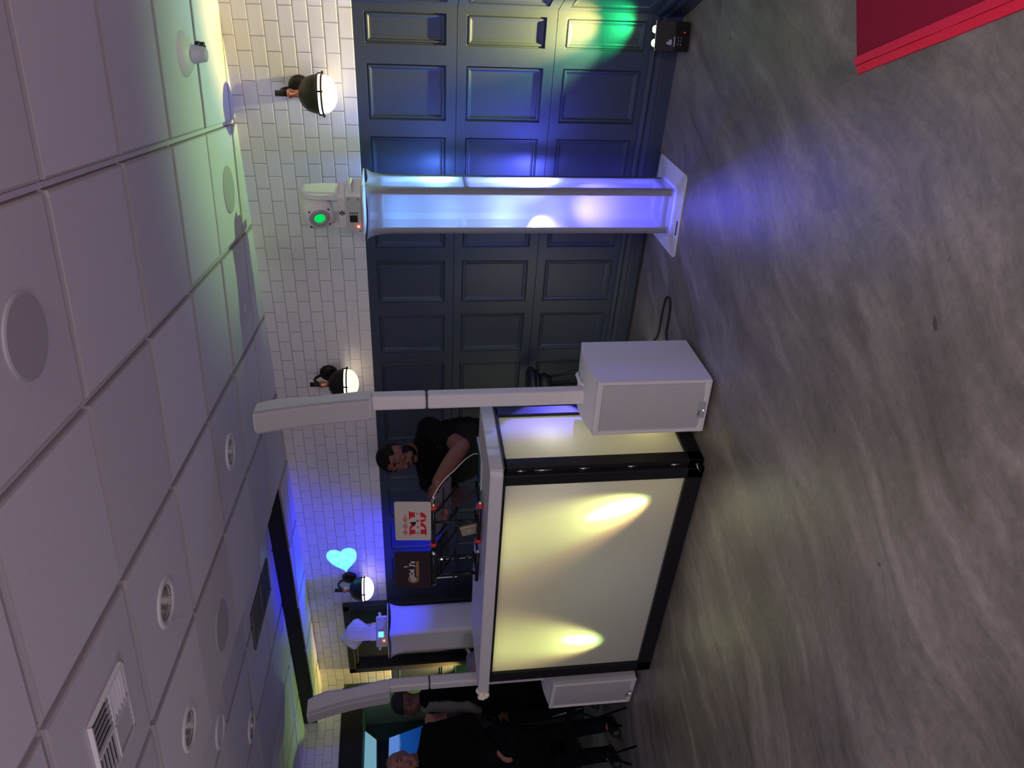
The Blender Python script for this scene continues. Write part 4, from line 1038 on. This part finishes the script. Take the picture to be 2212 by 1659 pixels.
def person(label, J, skin, hair='short', top=CLOTH, bottom=DENIM, vox=.009, sleeve='short', beard=False, hands=None, s=1.0, extra=None, face=(0, -1, 0), up=(0, 0, 1), girth=1.0, arm=1.0):
    p = Vector(J['pelvis']); r = empty('person', (p.x, p.y, 0), label, 'person')
    H = head_frame(Vector(J['head']), face, up)
    V = {k: Vector(v) for k, v in J.items()}
    sh = (V['shL']-V['shR']).normalized(); ch = (V['shL']+V['shR'])/2
    m = MB(); add_head(m, H, s)
    limb(m, V['neck'], H @ Vector((0, -.02, -.06)), .056, .050, 6)
    def torso(m, g):
        fr = sh.cross(Vector((0, 0, 1))).normalized(); R = Matrix((sh, fr, Vector((0, 0, 1)))).transposed()
        for t in [i/9 for i in range(10)]:
            c = V['pelvis'].lerp(ch-Vector((0, 0, .06)), t)
            w = .145+.035*sin(pi*(t-.25))**1 if t > .25 else .155-.01*t*4
            w = max(w, .13)+(.03*t if t > .5 else 0)
            m.ball(c, (w*girth+g, (.105+.012*t)*girth+g, .09), 18, R)
        limb(m, V['shL'], V['shR'], .062+g, .062+g, 8); limb(m, V['neck']-Vector((0, 0, .03)), ch-Vector((0, 0, .04)), .07+g, .10+g, 4)
        for k in ('shL', 'shR'): limb(m, V['neck']-Vector((0, 0, .02)), V[k], .050+g, .060+g, 6)
    torso(m, 0)
    for q in 'LR':
        limb(m, V['sh'+q], V['el'+q], .052*arm, .041*arm, bulge=.004); limb(m, V['el'+q], V['wr'+q], .042*arm, .027*arm, bulge=.006)
        hd = (hands or {}).get(q, ((V['wr'+q]-V['el'+q]).normalized(), (0, 0, 1) if abs((V['wr'+q]-V['el'+q]).normalized().z) < .8 else (1, 0, 0), .45))
        hand(m, V['wr'+q], hd[0], hd[1], 1 if q == 'L' else -1, hd[2], s)
        limb(m, V['hip'+q], V['kn'+q], .082, .056); limb(m, V['kn'+q], V['an'+q], .057, .038, bulge=.008)
        fd = V.get('foot', Vector((0, -1, 0))).normalized(); limb(m, V['an'+q]-Vector((0, 0, .03)), V['an'+q]+fd*.15-Vector((0, 0, .055)), .040, .028, 6)
    remesh(m, 'body', skin, vox, r)
    m = MB(); torso(m, .013)
    for q in 'LR':
        if sleeve == 'long': limb(m, V['sh'+q], V['el'+q], .066, .053); limb(m, V['el'+q], V['wr'+q], .053, .038)
        else: limb(m, V['sh'+q], V['sh'+q].lerp(V['el'+q], .62), .068*arm, .064*arm)
    remesh(m, 'shirt', top, vox*1.2, r)
    m = MB()
    limb(m, V['hipL'], V['hipR'], .115*girth, .115*girth, 6); m.ball(V['pelvis'], (.16*girth, .13*girth, .12), 16)
    for q in 'LR': limb(m, V['hip'+q], V['kn'+q], .100, .072); limb(m, V['kn'+q], V['an'+q]-Vector((0, 0, .02)), .071, .064)
    remesh(m, 'trousers', bottom, vox*1.4, r)
    for q in 'LR':
        m = MB(); a = V['an'+q]; b = a+fd*.17; limb(m, (a.x-fd.x*.04, a.y-fd.y*.04, .042), (b.x, b.y, .034), .046, .040, 10)
        m.box((a.x+fd.x*.065, a.y+fd.y*.065, .012), (.085, .29, .022), rz=math.atan2(-fd.x, fd.y), bev=.008); remesh(m, 'shoe', SHOE, .009, r)
    if hair == 'short':
        shell(H, (0, -.014, .034), (.083, .103, .093), lambda c: c.z > .050-.0*c.y and (c.y < .080-.0*c.z or c.z > .085) or (c.y < -.01 and c.z > -.045) or (c.y < .045 and c.z > .012 and abs(c.x) > .05), 'hair', HAIR, r, s=s)
    elif hair == 'long':
        shell(H, (0, -.016, .030), (.092, .108, .100), lambda c: c.z > .055 or c.y < .01, 'hair', HAIR, r, s=s)
        m = MB(); limb(m, H @ Vector((0, -.07, 0)), H @ Vector((0, -.06, -.20)), .075, .05, 6); remesh(m, 'hair', HAIR, .012, r)
    elif hair == 'cap':
        cm = pm('dark_cap', (.012, .012, .014, 1), .8)
        shell(H, (0, -.012, .036), (.088, .106, .098), lambda c: c.z > .022, 'cap', cm, r, s=s)
    if beard:
        shell(H, (0, .012, -.060), (.066, .078, .064), lambda c: (c.z < -.082 and c.y > -.03) or (abs(c.x) > .046 and c.z < -.02 and abs(c.y) < .045), 'beard', HAIR, r, s=s)
        m = MB(); m.T = H @ Matrix.Scale(s, 4); m.tube([(-.024, .088, -.060), (-.012, .097, -.049), (0, .100, -.047), (.012, .097, -.049), (.024, .088, -.060)], [.002, .0045, .004, .0045, .002], 8); m.build('moustache', HAIR, r)
    for sx in (1, -1):
        m = MB(); m.T = H @ Matrix.Scale(s, 4); m.ball((sx*.031, .079, .006), (.0125, .010, .0075), 14); ey = m.build('eye', pm('eye_white', (.16, .13, .12, 1), .2) if 'eye_white' not in bpy.data.materials else bpy.data.materials['eye_white'], r)
        m = MB(); m.T = H @ Matrix.Scale(s, 4); m.ball((sx*.030, .0865, .005), (.0052, .004, .0052), 12); m.build('iris', BLACK, ey)
        m = MB(); m.T = H @ Matrix.Scale(s, 4); m.tube([(sx*.014, .092, .030), (sx*.030, .092, .034), (sx*.047, .078, .028)], [.003, .004, .002], 8); m.build('eyebrow', HAIR, r)
    m = MB(); m.T = H @ Matrix.Scale(s, 4); m.ball((0, .0995, -.062), (.020, .005, .0042), 14); m.ball((0, .0985, -.071), (.018, .006, .0052), 14)
    m.build('lips', pm('lips', (.16, .05, .045, 1), .4), r)
    return r, H, V

# the man behind the booth, bending over the pale laptop
Jd = dict(pelvis=(-3.30, 3.86, .96), neck=(-3.225, 3.70, 1.525), head=(-3.190, 3.60, 1.655), shL=(-3.070, 3.72, 1.450), shR=(-3.520, 3.72, 1.445),
          elL=(-2.975, 3.44, 1.268), wrL=(-3.035, 3.205, 1.425), elR=(-3.46, 3.50, 1.265), wrR=(-3.33, 3.30, 1.385),
          hipL=(-3.21, 3.86, .92), hipR=(-3.39, 3.86, .92), knL=(-3.18, 3.84, .50), knR=(-3.42, 3.84, .50), anL=(-3.16, 3.88, .09), anR=(-3.44, 3.88, .09), foot=(0, -1, 0))
dj, HD, VD = person('man with short black hair and beard in a black T-shirt leaning over the pale laptop', Jd, SKIN, 'short', vox=.0065, beard=True,
       face=(.02, -.93, -.20), up=(-.12, 0, 1), hands={'L': ((-.62, -.62, .35), (.2, -.5, .8), .55), 'R': ((.35, -.75, .2), (0, .2, 1), .5)}, girth=1.22, arm=1.16)
# chest print
m = MB()
c = Vector((-3.065, 3.575, 1.395)); RS = basis((.93, .30, 0), (0, -.18, 1))
for k in range(5):
    text_faces(m, 'DJ'[k % 2], RS, c+Vector((-.028+.011*k, -.006, .004)), .011, bold=.02)
for k in range(3): m.box(tuple(c+Vector((.0, -.006, -.006-.006*k))), (.045-.006*k, .002, .0018), rz=radians(18))
m.build('chest_print', pm('grey_print', (.16, .15, .2, 1), .6), dj)

def stand(x, y, h, fx, fy, lean=0, arms='down', sep=.19):
    """joint positions of a standing adult facing (fx, fy)"""
    f = Vector((fx, fy, 0)).normalized(); s = f.cross(Vector((0, 0, 1))); k = h/1.78
    P = Vector((x, y, 0)); o = lambda a, b, z: tuple(P+s*a*k+f*b*k+Vector((0, 0, z*k)))
    # person's left is -s when facing f
    J = dict(pelvis=o(0, 0, .96), neck=o(0, .02+lean*.5, 1.50), head=o(0, .05+lean, 1.645), shL=o(-.19, .01+lean*.5, 1.43), shR=o(.19, .01+lean*.5, 1.43),
             hipL=o(-.09, 0, .92), hipR=o(.09, 0, .92), knL=o(-.11, .03, .50), knR=o(.11, .02, .50), anL=o(-.12, -.02, .09), anR=o(.12, -.03, .09), foot=tuple(f))
    if arms == 'down': J.update(elL=o(-.26, .0, 1.14), wrL=o(-.24, .10, .90), elR=o(.26, 0, 1.14), wrR=o(.24, .10, .90))
    if arms == 'fold': J.update(elL=o(-.25, .10, 1.16), wrL=o(-.06, .26, 1.12), elR=o(.25, .1, 1.16), wrR=o(.08, .25, 1.08))
    if arms == 'belly': J.update(elL=o(-.27, .02, 1.14), wrL=o(-.12, .24, .96), elR=o(.27, .02, 1.14), wrR=o(.10, .26, .98))
    return J
p1, H1_, V1 = person('bald guest in dark clothes standing at the left edge, hand at his waist', stand(-5.90, 3.14, 1.84, .55, -.75, arms='belly'), SKIN2, 'none', vox=.013, sleeve='long', face=(.75, -.55, 0), girth=1.10)
p2, H2_, V2 = person('guest in a dark cap with one pale sleeve behind the left white speaker', stand(-6.12, 3.80, 1.80, -.8, -.6), SKIN, 'cap', vox=.013, sleeve='long', face=(-.5, -.8, 0))
m = MB(); m.tube([Vector(q)+Vector((.02, -.03, 0)) for q in (V2['shL']+Vector((-.05, 0, .07)), V2['shL']+Vector((.01, 0, .01)), V2['shL'].lerp(V2['elL'], .5), V2['elL'], V2['elL'].lerp(V2['wrL'], .45))], [.02, .045, .050, .048, .030], 14)
m.build('pale_sleeve', pm('pale_sleeve_cloth', (.20, .19, .16, 1), .8), p2)
p3, H3_, V3 = person('short bald guest in a patterned shirt between two taller guests', stand(-6.83, 4.02, 1.50, -.8, -.5), SKIN2, 'none', top=pm('patterned_shirt', (.03, .03, .035, 1), .8, bump=(60, .5), var=.6), vox=.013, sleeve='long', face=(-.8, -.4, 0))
p4, H4_, V4 = person('dark haired guest with a silver hair clip beside the blue screen', stand(-7.35, 3.85, 1.70, -.7, -.4), SKIN, 'long', vox=.014, face=(-.8, -.3, 0))
m = MB(); 
for k in range(9): m.ball(H4_ @ Vector((.04+random.uniform(-.04, .04), -.115-random.uniform(0, .02), .0+random.uniform(-.05, .06))), random.uniform(.012, .022), 8)
m.build('hair_clip', pm('silver_sequins', (.75, .78, .74, 1), .15, .9), p4)
# phone glow and a chair near them
m = MB(); R = Matrix.Rotation(.4, 3, 'X'); 
ch = empty('folding_chair', (-5.46, 2.93, 0), 'dark folding chair with one bright metal rod beside the left speaker', 'chair')
m = MB(); m.box((-5.46, 2.93, .45), (.34, .34, .03), bev=.01); m.build('seat', CLOTH, ch)
m = MB(); m.box((-5.62, 2.95, .70), (.03, .34, .24), bev=.01); m.build('backrest', CLOTH, ch)
for sy in (-.15, .15):
    m = MB(); m.tube([(-5.30, 2.93+sy, .44), (-5.60, 2.93+sy, .004)], .008); m.build('leg', CLOTH, ch)
    m = MB(); m.tube([(-5.65, 2.93+sy, .82), (-5.55, 2.93+sy, .44), (-5.34, 2.93+sy, .004)], .008); m.build('leg', CLOTH, ch)
for dz in (0, .012):
    m = MB(); m.tube([(-5.42, 3.105, .55+dz), (-5.335, 3.105, .34+dz)], .0035); m.build('metal_rod', STEEL, ch)

# ------------------------------------------------------------------ lights
def light(kind, name, loc, energy, col, r=.03, aim=None, ang=None, blend=1, up=None, spread=None, size=None):
    l = bpy.data.lights.new(name, kind); l.energy = energy; l.color = col
    if kind in ('POINT', 'SPOT'): l.shadow_soft_size = r
    if kind == 'SPOT': l.spot_size = radians(ang); l.spot_blend = blend
    if kind == 'AREA': l.shape = 'RECTANGLE'; l.size, l.size_y = size
    o = bpy.data.objects.new(name, l); COL.objects.link(o); o.location = loc
    if aim is not None:
        d = (Vector(aim)-Vector(loc)).normalized()
        if up is None: o.rotation_euler = d.to_track_quat('-Z', 'Y').to_euler()
        else:
            z = -d; x = Vector(up).cross(z).normalized(); y = z.cross(x); M = Matrix((x, y, z)).transposed().to_4x4(); M.translation = loc; o.matrix_world = M
    return o
w = bpy.data.worlds.new('world'); S.world = w; w.use_nodes = True
bg = w.node_tree.nodes['Background']; bg.inputs[0].default_value = (.62, .52, .72, 1); bg.inputs[1].default_value = .09
# unseen room lamps behind the camera, plus two added fill points
light('AREA', 'room_lamp', (.75, .25, 2.42), 48, (1, .88, .80), aim=(.2, 1.2, 0), size=(.7, .7))
light('AREA', 'room_lamp_far', (-2.6, -1.9, 2.42), 17, (1, .86, .76), aim=(-3.0, 1.2, 0), size=(1.2, .8))
light('POINT', 'room_fill', (.9, -1.2, 1.0), 84, (.84, .74, 1), .30)  # added fill to brighten ceiling and walls, like the next one
light('POINT', 'room_fill_left', (-3.2, -1.9, 1.0), 64, (.86, .76, .98), .30)
# corner uplight box
light('SPOT', 'uplight_amber', (-.90, 4.33, .225), 430, (1, .60, .14), .010, aim=(-.76, 4.92, 2.5), ang=50, blend=1)
light('SPOT', 'uplight_lime', (-.935, 4.34, .225), 120, (.52, 1, .36), .010, aim=(-1.18, 4.45, 2.5), ang=74, blend=1)
light('SPOT', 'uplight_green', (-.90, 4.33, .225), 34, (.02, 1, .22), .012, aim=(-.84, 4.50, .50), ang=95, blend=1)
# left corner uplight
light('SPOT', 'left_uplight', (-6.80, 4.30, 1.0), 130, (1, .60, .16), .02, aim=(-6.45, 4.95, 2.5), ang=62, blend=1)
light('SPOT', 'left_uplight_green', (-6.84, 4.34, .35), 60, (.60, 1, .22), .02, aim=(-6.75, 4.50, 1.3), ang=90, blend=1)
light('SPOT', 'left_uplight_green', (-7.12, 4.12, 1.1), 16, (.55, 1, .22), .02, aim=(-7.12, 4.85, 2.15), ang=50, blend=1)
# blue uplight behind the booth, with added blue spots
light('SPOT', 'blue_uplight', (-4.98, 4.12, .95), 150, (.006, .012, 1), .03, aim=(-4.92, 4.62, 2.5), ang=66, blend=1)
light('SPOT', 'blue_side_fill', (-4.35, 3.90, 1.2), 60, (.02, .03, 1), .03, aim=(-5.42, 4.12, 1.84), ang=42, blend=1)  # added spot that turns the unlit column and its head blue
light('SPOT', 'dome_blue_fill', (-5.66, 3.82, 1.93), 90, (.0, .03, 1), .02, aim=(-5.36, 4.34, 2.08), ang=22, blend=1)  # added spot that tints the dome of the third sconce
light('SPOT', 'column_side_beam', (C1[0]-.03, C1[1]-.02, .85), 48, (.22, .18, 1), .004, aim=(-2.27, 3.28, .38), ang=75, blend=1)
# inside the glowing column
for zc, en, cc in ((.16, 2.6, (.09, .08, 1)), (.42, 3.4, (.10, .09, 1)), (.72, 2.6, (.38, .40, 1)), (1.00, 3.6, (.46, .68, 1)), (1.32, 2.5, (.26, .50, 1)), (1.60, 2.2, (.16, .42, 1))):
    light('POINT', 'column_lamp', (C1[0], C1[1], zc), en, cc, .07)
light('SPOT', 'column_beam', (C1[0]-.05, C1[1]-.03, .47), 900, (.15, .13, 1), .004, aim=(-2.70, 3.09, .84), ang=26, blend=.2)
light('SPOT', 'column_floor_beam', (C1[0], C1[1]+.03, .55), 34, (.12, .10, 1), .004, aim=(-1.38, 3.05, 0), ang=120, blend=1)
light('SPOT', 'column_back_beam', (C1[0]+.04, C1[1]+.03, 1.35), 55, (.10, .24, 1), .03, aim=(-1.40, 4.5, 1.5), ang=140, blend=1)
light('SPOT', 'column_back_beam', (C1[0]+.02, C1[1]-.02, .75), 170, (.10, .12, 1), .03, aim=(-1.45, 4.5, 1.0), ang=140, blend=1)
# inside the booth
def booth_lamp(x, y, z, ax, az, k, side, wa):
    light('SPOT', 'booth_lamp_white', (x, y, z), 2200*k, (1, 1, .85), .010, aim=(ax, BY+.018, az), ang=wa, blend=.75)
    light('SPOT', 'booth_lamp_lime', (x, y, z), 150*k, (.55, 1, .30), .012, aim=(ax-.06*side, BY+.018, az+.16), ang=40, blend=1)
    light('SPOT', 'booth_lamp_amber', (x, y, z), 130*k, (1, .60, .24), .012, aim=(ax-.24*side, BY+.018, az+.50), ang=52, blend=1)
booth_lamp(-2.895, 3.04, .10, -3.01, .39, .9, 1, 19)
booth_lamp(-4.27, 3.12, .12, -4.215, .50, .55, -.1, 15)
light('POINT', 'booth_fill', (-3.6, 3.35, .5), 1.5, (.80, 1, .72), .25)
light('POINT', 'booth_fill_left', (-4.28, 3.14, .95), 1.3, (.85, 1, .35), .1)
light('POINT', 'booth_fill_right', (-3.15, 3.14, .95), .7, (1, .85, .45), .1)
light('POINT', 'booth_side_light', (-2.84, 3.28, .25), 1.5, (1, .82, .34), .05)
light('POINT', 'booth_side_light', (-2.84, 3.2, .80), 1.3, (1, .94, .92), .08)  # added white fill to lift the side screen
# heart-shaped beam on the tiles
def gobo():
    loc = (-3.9, .9, 2.30); c = Vector((-5.145, YW, 2.16))
    o = light('SPOT', 'heart_projector', loc, 3000, (.06, .80, 1), .002, aim=tuple(c), ang=9, blend=0, up=(1, 0, .12))
    l = o.data; l.use_nodes = True; nt = l.node_tree; N = nt.nodes.new; L = nt.links.new
    em = [n for n in nt.nodes if n.type == 'EMISSION'][0]
    tc = N('ShaderNodeTexCoord'); sp = N('ShaderNodeSeparateXYZ'); L(tc.outputs['Normal'], sp.inputs[0])
    def mth(op, a, b=None, c=None):
        n = N('ShaderNodeMath'); n.operation = op
        for i, v in enumerate((a, b, c)):
            if v is None: continue
            if isinstance(v, (int, float)): n.inputs[i].default_value = v
            else: L(v, n.inputs[i])
        return n.outputs[0]
    dist = (c-Vector(loc)).length; k = dist/.138
    nz = N('ShaderNodeTexNoise'); nz.inputs['Scale'].default_value = 60; nz.inputs['Detail'].default_value = 3
    zz = mth('ABSOLUTE', sp.outputs[2]); x = mth('MULTIPLY', mth('DIVIDE', sp.outputs[0], zz), k*1.08); y = mth('MULTIPLY', mth('DIVIDE', sp.outputs[1], zz), k)
    cb = N('ShaderNodeCombineXYZ'); L(x, cb.inputs[0]); L(y, cb.inputs[1]); L(cb.outputs[0], nz.inputs['Vector']); nz.inputs['Scale'].default_value = 2.6
    x2 = mth('MULTIPLY', x, x); y2 = mth('MULTIPLY', y, y); hh = mth('SUBTRACT', mth('MULTIPLY', y, 1.18), mth('MULTIPLY', mth('SQRT', mth('ABSOLUTE', x)), .80))
    f = mth('SUBTRACT', mth('ADD', mth('MULTIPLY', x2, 1.05), mth('MULTIPLY', mth('ADD', hh, .12), mth('ADD', hh, .12))), 1)
    f = mth('ADD', f, mth('MULTIPLY', mth('SUBTRACT', nz.outputs['Fac'], .5), .18))
    msk = N('ShaderNodeMapRange'); msk.inputs['From Min'].default_value = .08; msk.inputs['From Max'].default_value = -.10; L(f, msk.inputs[0])
    st = mth('MULTIPLY', msk.outputs[0], mth('MULTIPLY_ADD', nz.outputs['Fac'], 2.2, -.35))
    L(st, em.inputs['Strength'])
gobo()
# other room
light('AREA', 'next_room_lamp', (-7.3, 3.2, 2.05), 1.2, (.25, .6, 1), aim=(-7.5, 3.6, 0), size=(.5, .5))

S.view_settings.view_transform = 'Standard'; S.view_settings.look = 'None'; S.view_settings.exposure = 0; S.view_settings.gamma = 1
S.view_settings.use_curve_mapping = False
cy = S.cycles; cy.use_denoising = True; cy.max_bounces = 8; cy.transparent_max_bounces = 8; cy.sample_clamp_indirect = 4; cy.caustics_reflective = False; cy.caustics_refractive = False
